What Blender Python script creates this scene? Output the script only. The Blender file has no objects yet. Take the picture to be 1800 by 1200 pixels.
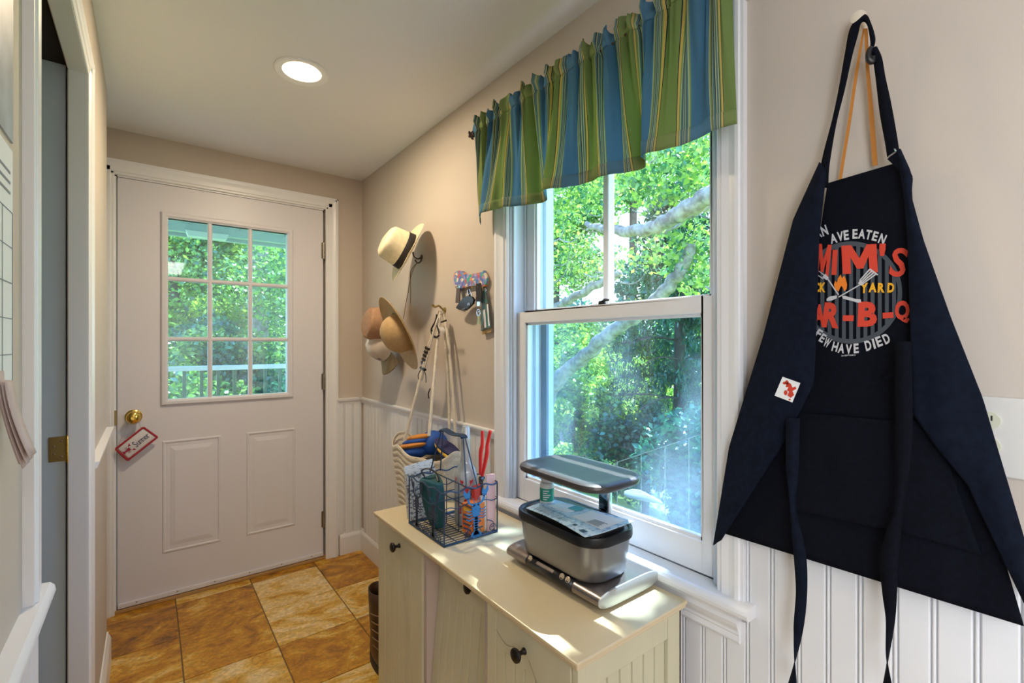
import bpy, bmesh, math, random
import numpy as np
from mathutils import Vector, Matrix, noise
sc = bpy.context.scene
random.seed(7)
R = math.radians

# ------------------------------------------------------------------ camera, world, sun, exposure
CAMH = 1.26
cam = bpy.data.objects.new('camera', bpy.data.cameras.new('camera'))
sc.collection.objects.link(cam)
cam.location = (0, 0, CAMH)
cam.rotation_euler = (R(90), 0, R(-37.5))
cam.data.sensor_width = 36
cam.data.lens = 832 / 1800 * 36
cam.data.shift_y = 4 / 1800
cam.data.clip_start = 0.02
sc.camera = cam

w = bpy.data.worlds.new('sky'); sc.world = w; w.use_nodes = True
nt = w.node_tree; nt.nodes.clear()
wo = nt.nodes.new('ShaderNodeOutputWorld'); bg = nt.nodes.new('ShaderNodeBackground')
tc = nt.nodes.new('ShaderNodeTexCoord'); sp = nt.nodes.new('ShaderNodeSeparateXYZ')
cr = nt.nodes.new('ShaderNodeValToRGB')
cr.color_ramp.elements[0].position = 0.0; cr.color_ramp.elements[0].color = (0.80, 0.92, 1.0, 1)
cr.color_ramp.elements[1].position = 0.75; cr.color_ramp.elements[1].color = (0.26, 0.50, 1.0, 1)
nt.links.new(tc.outputs['Generated'], sp.inputs[0]); nt.links.new(sp.outputs['Z'], cr.inputs[0])
nt.links.new(cr.outputs[0], bg.inputs['Color']); nt.links.new(bg.outputs[0], wo.inputs['Surface'])
bg.inputs['Strength'].default_value = 3.4

sun = bpy.data.objects.new('sun', bpy.data.lights.new('sun', 'SUN'))
sun.data.energy = 16.0; sun.data.angle = R(0.6); sun.data.color = (1.0, 0.96, 0.88)
sc.collection.objects.link(sun)
sun_dir = Vector((-1.0, -0.11, -1.8)).normalized()
sun.rotation_euler = sun_dir.to_track_quat('-Z', 'Y').to_euler()

def area(name, loc, size, power, col, rot=(0, 0, 0), size_y=None, spread=180):
    l = bpy.data.lights.new(name, 'AREA'); l.energy = power; l.color = col; l.size = size
    l.shape = 'RECTANGLE' if size_y else 'DISK'
    if size_y: l.size_y = size_y
    l.spread = R(spread)
    o = bpy.data.objects.new(name, l); o.location = loc; o.rotation_euler = rot
    sc.collection.objects.link(o); return o
# two unseen fill lights, added behind the camera to brighten the room
area('kitchen_warm_fill', (-0.4, -1.7, 2.225), 1.5, 26, (1.0, 0.95, 0.90), size_y=1.2)
area('kitchen_cool_fill', (-1.95, -1.6, 1.2), 1.9, 68, (0.76, 0.87, 1.0), rot=(R(90), 0, R(-90)), size_y=1.9)
area('hall_downlight', (0.447, 1.851, 2.250), 0.12, 9, (1.0, 0.80, 0.56))

vs = sc.view_settings
vs.view_transform = 'Standard'; vs.look = 'None'; vs.exposure = 0.55; vs.gamma = 1.0
vs.use_curve_mapping = False

# ------------------------------------------------------------------ helpers
F = 832.0; TH = R(37.5); sT, cT = math.sin(TH), math.cos(TH)
def ray(u, v):
    a = (u - 900) / F
    return (sT + cT * a, cT - sT * a, -(v - 604) / F)
def PX(u, v, x=1.04):
    p = ray(u, v); k = x / p[0]; return Vector((x, p[1] * k, p[2] * k + CAMH))
def PY(u, v, y=2.87):
    p = ray(u, v); k = y / p[1]; return Vector((p[0] * k, y, p[2] * k + CAMH))
def PZ(u, v, z):
    p = ray(u, v); k = (z - CAMH) / p[2]; return Vector((p[0] * k, p[1] * k, z))
LEFT = Vector((-cT, sT, 0)); UP = Vector((0, 0, 1)); TOW = Vector((-sT, -cT, 0))

def mat(name, col, rough=0.5, metal=0.0, spec=0.5, var=0.0, vscale=8.0, bump=0.0, bscale=60.0, col2=None,
        stretch=(1, 1, 1), coat=0.0, trans=0.0, sheen=0.0):
    m = bpy.data.materials.new(name); m.use_nodes = True
    n = m.node_tree; b = n.nodes['Principled BSDF']
    b.inputs['Base Color'].default_value = (*col, 1)
    b.inputs['Roughness'].default_value = rough; b.inputs['Metallic'].default_value = metal
    b.inputs['Specular IOR Level'].default_value = spec
    b.inputs['Coat Weight'].default_value = coat
    b.inputs['Transmission Weight'].default_value = trans
    b.inputs['Sheen Weight'].default_value = sheen
    t = n.nodes.new('ShaderNodeTexCoord'); mp = n.nodes.new('ShaderNodeMapping')
    mp.inputs['Scale'].default_value = stretch
    n.links.new(t.outputs['Object'], mp.inputs[0])
    if var > 0 or col2:
        nz = n.nodes.new('ShaderNodeTexNoise'); nz.inputs['Scale'].default_value = vscale
        nz.inputs['Detail'].default_value = 5
        n.links.new(mp.outputs[0], nz.inputs[0])
        mx = n.nodes.new('ShaderNodeMix'); mx.data_type = 'RGBA'
        c2 = col2 or tuple(min(1, c * (1 + var)) for c in col)
        c1 = col if col2 else tuple(c * (1 - var) for c in col)
        mx.inputs[6].default_value = (*c1, 1); mx.inputs[7].default_value = (*c2, 1)
        rp = n.nodes.new('ShaderNodeMapRange'); rp.inputs[1].default_value = 0.35; rp.inputs[2].default_value = 0.65
        n.links.new(nz.outputs[0], rp.inputs[0]); n.links.new(rp.outputs[0], mx.inputs[0])
        n.links.new(mx.outputs[2], b.inputs['Base Color'])
    if bump > 0:
        nb = n.nodes.new('ShaderNodeTexNoise'); nb.inputs['Scale'].default_value = bscale
        nb.inputs['Detail'].default_value = 3
        n.links.new(mp.outputs[0], nb.inputs[0])
        bp = n.nodes.new('ShaderNodeBump'); bp.inputs['Strength'].default_value = bump
        bp.inputs['Distance'].default_value = 0.01
        n.links.new(nb.outputs[0], bp.inputs['Height']); n.links.new(bp.outputs[0], b.inputs['Normal'])
    return m

def glass_mat(name, tint=(0.9, 0.97, 1.0), haze=0.0, hcol=(0.85, 0.92, 1.0), hscale=3.0, gloss=0.07, lo=0.4, hi=0.75, base=0.0):
    """thin window glass: see-through, a little reflection, dust that scatters real light"""
    m = bpy.data.materials.new(name); m.use_nodes = True
    n = m.node_tree; n.nodes.clear(); L = n.links.new
    o = n.nodes.new('ShaderNodeOutputMaterial')
    tr = n.nodes.new('ShaderNodeBsdfTransparent'); tr.inputs[0].default_value = (*tint, 1)
    gl = n.nodes.new('ShaderNodeBsdfGlossy'); gl.inputs['Roughness'].default_value = 0.03
    mg = n.nodes.new('ShaderNodeMixShader'); mg.inputs[0].default_value = gloss
    L(tr.outputs[0], mg.inputs[1]); L(gl.outputs[0], mg.inputs[2]); last = mg
    if haze > 0 or base > 0:
        df = n.nodes.new('ShaderNodeBsdfDiffuse'); df.inputs[0].default_value = (*hcol, 1)
        ts = n.nodes.new('ShaderNodeBsdfTranslucent'); ts.inputs[0].default_value = (*hcol, 1)
        md = n.nodes.new('ShaderNodeMixShader'); md.inputs[0].default_value = 0.6
        L(df.outputs[0], md.inputs[1]); L(ts.outputs[0], md.inputs[2])
        t = n.nodes.new('ShaderNodeTexCoord'); mp = n.nodes.new('ShaderNodeMapping')
        mp.inputs['Scale'].default_value = (1, 1, 0.55)
        L(t.outputs['Object'], mp.inputs[0])
        nz = n.nodes.new('ShaderNodeTexNoise'); nz.inputs['Scale'].default_value = hscale; nz.inputs['Detail'].default_value = 4
        L(mp.outputs[0], nz.inputs[0])
        rp = n.nodes.new('ShaderNodeMapRange'); rp.inputs[1].default_value = lo; rp.inputs[2].default_value = hi
        rp.inputs[3].default_value = base; rp.inputs[4].default_value = haze
        L(nz.outputs[0], rp.inputs[0])
        mh = n.nodes.new('ShaderNodeMixShader')
        L(rp.outputs[0], mh.inputs[0]); L(mg.outputs[0], mh.inputs[1]); L(md.outputs[0], mh.inputs[2]); last = mh
    L(last.outputs[0], o.inputs[0])
    return m

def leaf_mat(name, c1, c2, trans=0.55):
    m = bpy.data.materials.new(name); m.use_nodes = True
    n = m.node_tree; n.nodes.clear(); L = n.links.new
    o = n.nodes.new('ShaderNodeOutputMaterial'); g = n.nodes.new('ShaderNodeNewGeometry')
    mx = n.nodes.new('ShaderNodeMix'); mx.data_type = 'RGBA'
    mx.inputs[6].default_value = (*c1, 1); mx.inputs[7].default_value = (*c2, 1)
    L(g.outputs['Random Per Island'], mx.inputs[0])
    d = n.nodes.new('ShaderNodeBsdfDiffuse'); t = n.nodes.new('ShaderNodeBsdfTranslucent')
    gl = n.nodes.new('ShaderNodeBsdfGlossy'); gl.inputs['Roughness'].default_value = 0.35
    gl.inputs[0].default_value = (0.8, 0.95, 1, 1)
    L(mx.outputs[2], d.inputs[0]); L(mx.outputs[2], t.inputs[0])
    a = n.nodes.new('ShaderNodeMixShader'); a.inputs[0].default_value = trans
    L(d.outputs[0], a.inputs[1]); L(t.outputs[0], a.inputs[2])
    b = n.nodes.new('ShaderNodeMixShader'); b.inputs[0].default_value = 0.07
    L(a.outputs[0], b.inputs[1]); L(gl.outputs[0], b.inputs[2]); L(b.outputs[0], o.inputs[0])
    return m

WL = {}
def tag(o, label=None, cat=None, group=None, kind=None):
    if label: o['label'] = label
    if cat: o['category'] = cat
    if group: o['group'] = group
    if kind: o['kind'] = kind
    return o
def thing(name, loc, label, cat, group=None):
    o = bpy.data.objects.new(name, None); sc.collection.objects.link(o)
    o.empty_display_size = 0.05
    o.location = loc; WL[o] = Vector(loc); return tag(o, label, cat, group)

def dense(path, n=8):
    """Catmull-Rom through points"""
    P = [Vector(p) for p in path]; out = []
    if len(P) < 3: return P
    for i in range(len(P) - 1):
        p0 = P[max(i - 1, 0)]; p1 = P[i]; p2 = P[i + 1]; p3 = P[min(i + 2, len(P) - 1)]
        for k in range(n):
            t = k / n
            out.append(0.5 * ((2 * p1) + (p2 - p0) * t + (2 * p0 - 5 * p1 + 4 * p2 - p3) * t * t + (3 * p1 - p0 - 3 * p2 + p3) * t ** 3))
    out.append(P[-1]); return out

class MB:
    def __init__(s): s.v = []; s.f = []; s.mi = []; s.uv = {}
    def add(s, verts, faces, m=0):
        b = len(s.v); s.v += [Vector(v) for v in verts]
        s.f += [tuple(i + b for i in f) for f in faces]; s.mi += [m] * len(faces); return b
    def box(s, a, b, m=0):
        x0, y0, z0 = a; x1, y1, z1 = b
        s.add([(x0, y0, z0), (x1, y0, z0), (x1, y1, z0), (x0, y1, z0), (x0, y0, z1), (x1, y0, z1), (x1, y1, z1), (x0, y1, z1)],
              [(0, 3, 2, 1), (4, 5, 6, 7), (0, 1, 5, 4), (1, 2, 6, 5), (2, 3, 7, 6), (3, 0, 4, 7)], m); return s
    def prism(s, poly, vec, m=0):
        """poly: list of 3D points, extruded by vec"""
        n = len(poly); v = Vector(vec)
        P = [Vector(p) for p in poly]
        s.add(P + [p + v for p in P], [tuple(range(n - 1, -1, -1)), tuple(range(n, 2 * n))] +
              [(i, (i + 1) % n, n + (i + 1) % n, n + i) for i in range(n)], m); return s
    def tube(s, path, r, n=8, m=0, cap=True, flat=None):
        P = [Vector(p) for p in path]; N = len(P)
        rr = r if isinstance(r, (list, tuple)) else [r] * N
        if len(rr) != N: rr = [np.interp(i / (N - 1), np.linspace(0, 1, len(rr)), rr) for i in range(N)]
        T0 = (P[1] - P[0]).normalized()
        ref = Vector((0, 0, 1)) if abs(T0.z) < 0.9 else Vector((1, 0, 0))
        U = T0.cross(ref).normalized(); vs_ = []
        for i in range(N):
            T = (P[min(i + 1, N - 1)] - P[max(i - 1, 0)])
            T = T.normalized() if T.length > 1e-9 else T0
            U = (U - T * U.dot(T)); U = U.normalized() if U.length > 1e-6 else T.orthogonal().normalized()
            W = T.cross(U)
            for k in range(n):
                a = 2 * math.pi * k / n
                vs_.append(P[i] + U * math.cos(a) * rr[i] + W * math.sin(a) * rr[i] * (flat or 1))
        fs = [(i * n + k, i * n + (k + 1) % n, (i + 1) * n + (k + 1) % n, (i + 1) * n + k) for i in range(N - 1) for k in range(n)]
        if cap: fs += [tuple(range(n - 1, -1, -1)), tuple((N - 1) * n + k for k in range(n))]
        s.add(vs_, fs, m); return s
    def lathe(s, prof, M=None, n=32, m=0):
        M = M or Matrix(); vs_ = []; N = len(prof)
        for r, z in prof:
            for k in range(n):
                a = 2 * math.pi * k / n; vs_.append(M @ Vector((r * math.cos(a), r * math.sin(a), z)))
        fs = [(i * n + k, i * n + (k + 1) % n, (i + 1) * n + (k + 1) % n, (i + 1) * n + k) for i in range(N - 1) for k in range(n)]
        if prof[0][0] > 1e-5: fs.append(tuple(range(n - 1, -1, -1)))
        if prof[-1][0] > 1e-5: fs.append(tuple((N - 1) * n + k for k in range(n)))
        s.add(vs_, fs, m); return s
    def grid(s, rows, m=0, closed=False):
        n = len(rows[0]); vs_ = [p for r in rows for p in r]
        e = n if closed else n - 1
        s.add(vs_, [(i * n + k, i * n + (k + 1) % n, (i + 1) * n + (k + 1) % n, (i + 1) * n + k) for i in range(len(rows) - 1) for k in range(e)], m); return s
    def build(s, name, mats, parent=None, smooth=False, bevel=0, solid=0, recalc=True, origin=None, seg=2, weld=True):
        if parent is not None: base = WL[parent]
        elif origin is not None: base = Vector(origin)
        else:
            xs = [v.x for v in s.v]; ys = [v.y for v in s.v]; zs = [v.z for v in s.v]
            base = Vector(((min(xs) + max(xs)) / 2, (min(ys) + max(ys)) / 2, min(zs)))
        me = bpy.data.meshes.new(name)
        me.from_pydata([v - base for v in s.v], [], s.f)
        for mm in (mats if isinstance(mats, (list, tuple)) else [mats]): me.materials.append(mm)
        me.polygons.foreach_set('material_index', s.mi)
        if recalc:
            bm = bmesh.new(); bm.from_mesh(me)
            if weld: bmesh.ops.remove_doubles(bm, verts=bm.verts, dist=1e-5)
            bmesh.ops.recalc_face_normals(bm, faces=bm.faces); bm.to_mesh(me); bm.free()
        if smooth:
            me.polygons.foreach_set('use_smooth', [True] * len(me.polygons))
            if smooth != 'all':
                me.set_sharp_from_angle(angle=R(40))
        o = bpy.data.objects.new(name, me); sc.collection.objects.link(o)
        if parent is not None: o.parent = parent; o.location = (0, 0, 0)
        else: o.location = base
        WL[o] = base
        if solid:
            md = o.modifiers.new('solid', 'SOLIDIFY'); md.thickness = solid; md.offset = 0
        if bevel:
            md = o.modifiers.new('bevel', 'BEVEL'); md.width = bevel; md.segments = seg; md.limit_method = 'ANGLE'; md.angle_limit = R(35)
        return o

def frame_mat(axis_z, origin, roll=None):
    z = Vector(axis_z).normalized()
    x = (Vector(roll) if roll else (Vector((0, 0, 1)) if abs(z.z) < 0.95 else Vector((1, 0, 0))))
    x = (x - z * x.dot(z)).normalized(); y = z.cross(x)
    return Matrix(((x.x, y.x, z.x, origin[0]), (x.y, y.y, z.y, origin[1]), (x.z, y.z, z.z, origin[2]), (0, 0, 0, 1)))

def rrect(cx, cy, hx, hy, r, n=8):
    pts = []
    for qx, qy, a0 in ((1, 1, 0), (-1, 1, 90), (-1, -1, 180), (1, -1, 270)):
        for k in range(n + 1):
            a = R(a0 + 90 * k / n); pts.append((cx + qx * (hx - r) + r * math.cos(a), cy + qy * (hy - r) + r * math.sin(a)))
    return pts

def glyph_geo(text, font=None):
    cu = bpy.data.curves.new('txt', 'FONT'); cu.body = text; cu.size = 1; cu.fill_mode = 'FRONT'; cu.resolution_u = 3
    cu.offset = GOFF[0]
    o = bpy.data.objects.new('txt', cu); sc.collection.objects.link(o)
    dg = bpy.context.evaluated_depsgraph_get(); me = bpy.data.meshes.new_from_object(o.evaluated_get(dg))
    V = [tuple(v.co) for v in me.vertices]; Fc = [tuple(p.vertices) for p in me.polygons]
    bpy.data.objects.remove(o); bpy.data.curves.remove(cu); bpy.data.meshes.remove(me)
    xs = [v[0] for v in V]; ys = [v[1] for v in V]
    x0, x1, y0, y1 = min(xs), max(xs), min(ys), max(ys)
    return [((v[0] - x0) / (x1 - x0) - 0.5, (v[1] - y0) / (y1 - y0) - 0.5) for v in V], Fc
GOFF = [0.02]; GC = {}
M_SHAPE = [(-.5, .5), (-.5, -.5), (-.22, -.5), (0, -.02), (.22, -.5), (.5, -.5), (.5, .5), (.26, .5), (.26, -.08), (.09, .34), (-.09, .34), (-.26, -.08), (-.26, .5)]
def glyph(mb, ch, cx, cy, w_, h_, rot, mp, m=0, shear=0.0, clip=None):
    """glyph centred at (cx,cy) in drawing units (y down), mapped to 3D through mp"""
    if ch == 'M':
        ca, sa = math.cos(R(rot)), math.sin(R(rot))
        sheet2(mb, [(cx + x * w_ * ca - y * h_ * sa, cy + x * w_ * sa + y * h_ * ca) for x, y in M_SHAPE], mp, m); return
    key = (ch, GOFF[0])
    if key not in GC: GC[key] = glyph_geo(ch)
    V, Fc = GC[key]; ca, sa = math.cos(R(rot)), math.sin(R(rot)); out = []
    for x, y in V:
        X = x * w_ + y * h_ * shear; Y = -y * h_
        uu = cx + X * ca - Y * sa; vv = cy + X * sa + Y * ca
        if clip: uu, vv = clip(uu, vv)
        out.append(mp(uu, vv))
    mb.add(out, Fc, m)
def poly2(mb, pts, mp, m=0):
    mb.add([mp(*p) for p in pts], [tuple(range(len(pts)))], m)
def sheet2(mb, pts, mp, m=0):
    """triangulated (possibly concave) flat shape"""
    from mathutils.geometry import tessellate_polygon
    T = tessellate_polygon([[Vector((p[0], p[1], 0)) for p in pts]])
    mb.add([mp(*p) for p in pts], [tuple(t) for t in T], m)

# ------------------------------------------------------------------ materials
M = {}
M['wall'] = mat('cream_wall_paint', (0.56, 0.49, 0.42), 0.75, var=0.02, vscale=3, bump=0.05, bscale=220)
M['ceil'] = mat('ceiling_paint', (0.84, 0.85, 0.87), 0.85, bump=0.04, bscale=160)
M['trim'] = mat('white_trim_paint', (0.82, 0.83, 0.86), 0.32, bump=0.02, bscale=90)
M['bead'] = mat('white_beadboard_paint', (0.77, 0.78, 0.80), 0.42, bump=0.05, bscale=40, stretch=(1, 1, 0.2))
M['door'] = mat('door_paint', (0.72, 0.71, 0.76), 0.38)
M['grout'] = mat('grout', (0.26, 0.17, 0.09), 0.9, var=0.1)
M['brass'] = mat('brass', (0.80, 0.58, 0.15), 0.16, metal=1)
M['agedbrass'] = mat('aged_brass', (0.45, 0.36, 0.16), 0.3, metal=1)
M['pewter'] = mat('aged_pewter', (0.30, 0.27, 0.22), 0.35, metal=1)
M['dark'] = mat('dark_gap', (0.015, 0.013, 0.012), 0.9)
M['black'] = mat('black_plastic', (0.012, 0.012, 0.014), 0.3)
M['blackiron'] = mat('black_iron', (0.02, 0.018, 0.018), 0.4, metal=0.6)
M['glass'] = glass_mat('window_glass', haze=0.05, base=0.0, hscale=2.5, hcol=(0.7, 0.85, 1.0))
M['doorglass'] = glass_mat('door_glass', tint=(0.84, 0.96, 1.0), haze=0.14, base=0.02, hscale=3.0, hcol=(0.75, 0.9, 1.0))
M['screen'] = glass_mat('dusty_insect_screen', tint=(0.84, 0.92, 1.0), haze=0.20, base=0.0, hscale=2.4, gloss=0.0, lo=0.50, hi=0.72, hcol=(0.5, 0.62, 0.85))
M['extwhite'] = mat('exterior_white_paint', (0.62, 0.70, 0.80), 0.5)
M['cab'] = mat('cream_cabinet_paint', (0.64, 0.62, 0.45), 0.42, var=0.03, vscale=12, bump=0.06, bscale=30, stretch=(1, 1, 0.15))
M['cabtop'] = mat('cream_cabinet_top', (0.72, 0.61, 0.40), 0.3, var=0.03, vscale=5)
M['cabin'] = mat('cabinet_inner_wood', (0.55, 0.46, 0.42), 0.6)

def tile_mat():
    m = bpy.data.materials.new('travertine_tile'); m.use_nodes = True
    n = m.node_tree; b = n.nodes['Principled BSDF']; L = n.links.new
    t = n.nodes.new('ShaderNodeTexCoord'); oi = n.nodes.new('ShaderNodeObjectInfo')
    mu = n.nodes.new('ShaderNodeVectorMath'); mu.operation = 'SCALE'; mu.inputs[3].default_value = 37
    ad = n.nodes.new('ShaderNodeVectorMath'); ad.operation = 'ADD'
    cb = n.nodes.new('ShaderNodeCombineXYZ'); L(oi.outputs['Random'], cb.inputs[0]); L(oi.outputs['Random'], cb.inputs[1])
    L(cb.outputs[0], mu.inputs[0]); L(t.outputs['Object'], ad.inputs[0]); L(mu.outputs[0], ad.inputs[1])
    mp = n.nodes.new('ShaderNodeMapping'); mp.inputs['Scale'].default_value = (0.9, 1.35, 1); mp.inputs['Rotation'].default_value = (0, 0, 0.35)
    L(ad.outputs[0], mp.inputs[0])
    n1 = n.nodes.new('ShaderNodeTexNoise'); n1.inputs['Scale'].default_value = 4.2; n1.inputs['Detail'].default_value = 10; n1.inputs['Distortion'].default_value = 2.2; n1.inputs['Roughness'].default_value = 0.65
    L(mp.outputs[0], n1.inputs[0])
    sepc = n.nodes.new('ShaderNodeSeparateColor'); L(oi.outputs['Color'], sepc.inputs[0])
    m1 = n.nodes.new('ShaderNodeMath'); m1.operation = 'MULTIPLY_ADD'; m1.inputs[1].default_value = 0.42; m1.inputs[2].default_value = -0.21
    L(sepc.outputs[0], m1.inputs[0])
    a2 = n.nodes.new('ShaderNodeMath'); a2.operation = 'ADD'; L(n1.outputs[0], a2.inputs[0]); L(m1.outputs[0], a2.inputs[1])
    r = n.nodes.new('ShaderNodeValToRGB'); L(a2.outputs[0], r.inputs[0])
    e = r.color_ramp.elements
    e[0].position = 0.16; e[0].color = (0.10, 0.045, 0.015, 1)
    e[1].position = 0.86; e[1].color = (0.90, 0.74, 0.46, 1)
    for p_, c_ in ((0.27, (0.23, 0.10, 0.02, 1)), (0.38, (0.47, 0.20, 0.014, 1)), (0.49, (0.60, 0.30, 0.022, 1)), (0.56, (0.70, 0.43, 0.08, 1)), (0.66, (0.80, 0.58, 0.26, 1))):
        q = e.new(p_); q.color = c_
    n2 = n.nodes.new('ShaderNodeTexNoise'); n2.inputs['Scale'].default_value = 55; n2.inputs['Detail'].default_value = 4; n2.inputs['Distortion'].default_value = 1
    L(mp.outputs[0], n2.inputs[0])
    r2 = n.nodes.new('ShaderNodeMapRange'); r2.inputs[1].default_value = 0.3; r2.inputs[2].default_value = 0.7; r2.inputs[3].default_value = 0.68; r2.inputs[4].default_value = 1.2
    L(n2.outputs[0], r2.inputs[0])
    mx = n.nodes.new('ShaderNodeMix'); mx.data_type = 'RGBA'; mx.blend_type = 'MULTIPLY'; mx.inputs[0].default_value = 1
    L(r.outputs[0], mx.inputs[6]); L(r2.outputs[0], mx.inputs[7]); L(mx.outputs[2], b.inputs['Base Color'])
    b.inputs['Roughness'].default_value = 0.36
    bp = n.nodes.new('ShaderNodeBump'); bp.inputs['Strength'].default_value = 0.25; bp.inputs['Distance'].default_value = 0.004
    L(n1.outputs[0], bp.inputs['Height']); L(bp.outputs[0], b.inputs['Normal'])
    return m
M['tile'] = tile_mat()

# ------------------------------------------------------------------ room shell
XL, XR, YD, ZC = -0.131, 1.04, 2.87, 2.26
WY0, WY1, WZ0, WZ1 = 0.575, 1.37, 0.70, 2.01          # window opening
XO = 1.24                                              # outer face of the wall
KY = -0.25                                             # kitchen begins behind the camera
S = lambda o: tag(o, kind='structure')

b = MB(); b.box((-2.1, -3.1, -0.10), (1.24, 3.0, -0.006)); floor = S(b.build('floor', M['grout'], origin=(0, 0, 0)))
b = MB(); b.box((-2.1, -3.1, ZC), (1.30, 3.03, ZC + 0.12)); S(b.build('ceiling', M['ceil']))
b = MB()                                               # right wall, with the window hole
b.box((XR, KY, -0.1), (XO, WY0, ZC)).box((XR, WY1, -0.1), (XO, YD + .2, ZC))
b.box((XR, WY0, -0.1), (XO, WY1, WZ0 - 0.02)).box((XR, WY0, WZ1), (XO, WY1, ZC))
wall_right = S(b.build('wall_right', M['wall'], origin=(XR, 1, 0)))
b = MB()                                               # far wall, with the door hole
DX0, DX1, DZ1 = -0.116, 0.812, 2.04
b.box((-0.5, YD, -0.1), (DX0 - .02, YD + .14, ZC)).box((DX1 + .012, YD, -0.1), (XO, YD + .14, ZC)).box((DX0 - .02, YD, DZ1 + .012), (DX1 + .012, YD + .14, ZC))
wall_far = S(b.build('wall_far', M['wall'], origin=(0.9, YD, 0)))
OY0, OY1, OZ = 0.953, 1.66, 1.967                      # side doorway in the left wall
b = MB()
b.box((XL - .07, KY, -0.1), (XL, OY0, ZC)).box((XL - .035, OY1, -0.1), (XL, 2.44, ZC)).box((XL - .035, OY0, OZ), (XL, OY1, ZC))
b.box((XL - .5, 2.38, -0.1), (XL - .03, 2.44, ZC))
b.box((-0.56, 2.38, -0.1), (-0.5, YD + .1, ZC))
wall_left = S(b.build('wall_left', M['wall'], origin=(XL, 1, 0)))
b = MB()                                               # side room behind the doorway
b.box((-1.6, 0.5, -0.1), (-1.5, 2.4, ZC)).box((-1.6, 0.4, -.1), (XL - .07, 0.5, ZC)).box((-1.6, 2.38, -.1), (-0.6, 2.44, ZC))
S(b.build('wall_side_room', M['wall']))
b = MB()                                               # kitchen behind the camera
b.box((-2.1, -3.1, -.1), (XO, -3.0, ZC)).box((-2.1, -3.0, -.1), (-2.0, KY, ZC)).box((1.12, -3.0, -.1), (XO, KY, ZC))
b.box((-2.0, KY, -.1), (XL - .07, KY + .06, ZC))
S(b.build('wall_kitchen', M['wall']))

# floor tiles: each one an object
tb = MB(); g = 0.0022; ts = 0.325
def tile_poly(mb, x0, x1, y0, y1):
    mb.box((x0 + g, y0 + g, -0.006), (x1 - g, y1 - g, 0.0))
creams = {(0, 2): .25, (1, 2): .3, (2, 2): .85, (3, 2): .3, (0, 1): .45, (1, 1): .32, (2, 1): .72, (3, 1): .75, (0, 0): .8, (1, 0): .8, (2, 0): .35, (3, 0): .25,
          (2, -1): .8, (1, -1): .4, (3, -1): .7, (0, -1): .5}
xs = [-0.5, -0.2205, 0.1045, 0.4295, 0.7545, 1.04]
shared = {}
for j in range(-5, 4):
    for i in range(len(xs) - 1):
        y0 = 1.83 + ts * j; y1 = min(y0 + ts, 2.87 + .02) if j == 3 else y0 + ts
        if xs[i] < -0.3 and j < 1: continue
        key = (round(xs[i + 1] - xs[i], 3), round(y1 - y0, 3))
        cx, cy = (xs[i] + xs[i + 1]) / 2, (y0 + y1) / 2
        if key not in shared:
            t_ = MB(); tile_poly(t_, xs[i], xs[i + 1], y0, y1)
            o = t_.build('tile', M['tile'], origin=(cx, cy, 0), bevel=0.0012, seg=1); shared[key] = o
        else:
            o = shared[key].copy(); sc.collection.objects.link(o)
        o.location = (cx, cy, 0); o.parent = floor
        c = creams.get((i - 1, j), random.choice((.3, .5, .75)))
        o.color = (c, c, c, 1)

# skirting, chair rails, beadboard planks
def base_profile(h=0.13, d=0.014):
    return [(0, 0), (d, 0), (d, h - .028), (d - .003, h - .018), (d - .008, h - .008), (d - .009, h), (0, h)]
def run(mb, prof, p0, p1, nrm, up=(0, 0, 1)):
    n_ = Vector(nrm); u_ = Vector(up); P0, P1 = Vector(p0), Vector(p1)
    mb.prism([P0 + n_ * a + u_ * c for a, c in prof], P1 - P0)
rail_prof = [(0, -.028), (.008, -.028), (.010, -.016), (.018, -.010), (.022, 0), (.022, .006), (.0, .006)]
b = MB(); run(b, base_profile(), (XR, KY, 0), (XR, YD, 0), (-1, 0, 0)); S(b.build('baseboard_right', M['trim']))
b = MB(); run(b, base_profile(), (DX1 + .09, YD, 0), (XR - .014, YD, 0), (0, -1, 0)); S(b.build('baseboard_far', M['trim']))
b = MB(); run(b, base_profile(), (XL, 1.74, 0), (XL, 2.44, 0), (1, 0, 0)); run(b, base_profile(), (XL, KY, 0), (XL, OY0, 0), (1, 0, 0)); S(b.build('baseboard_left', M['trim']))
b = MB(); run(b, rail_prof, (XR, 1.44, .928), (XR, YD, .928), (-1, 0, 0)); S(b.build('trim_1', M['trim']))
b = MB(); run(b, rail_prof, (DX1 + .07, YD, .928), (XR - .01, YD, .928), (0, -1, 0)); S(b.build('trim_2', M['trim']))
b = MB(); run(b, rail_prof, (XL, 1.735, .928), (XL, 2.44, .928), (1, 0, 0)); S(b.build('trim_3', M['trim']))
b = MB(); run(b, rail_prof, (XR, KY, .928), (XR, .51, .928), (-.5, 0, 0)); S(b.build('trim_4', M['trim']))
nose = [(0, -.035), (.008, -.035), (.012, -.016), (.020, -.012), (.0235, -.004), (.022, .004), (.017, .009), (0, .010)]
b = MB(); run(b, nose, (XL, KY, .905), (XL, .955, .905), (1, 0, 0)); S(b.build('trim_5', M['trim'], smooth=True))

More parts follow.
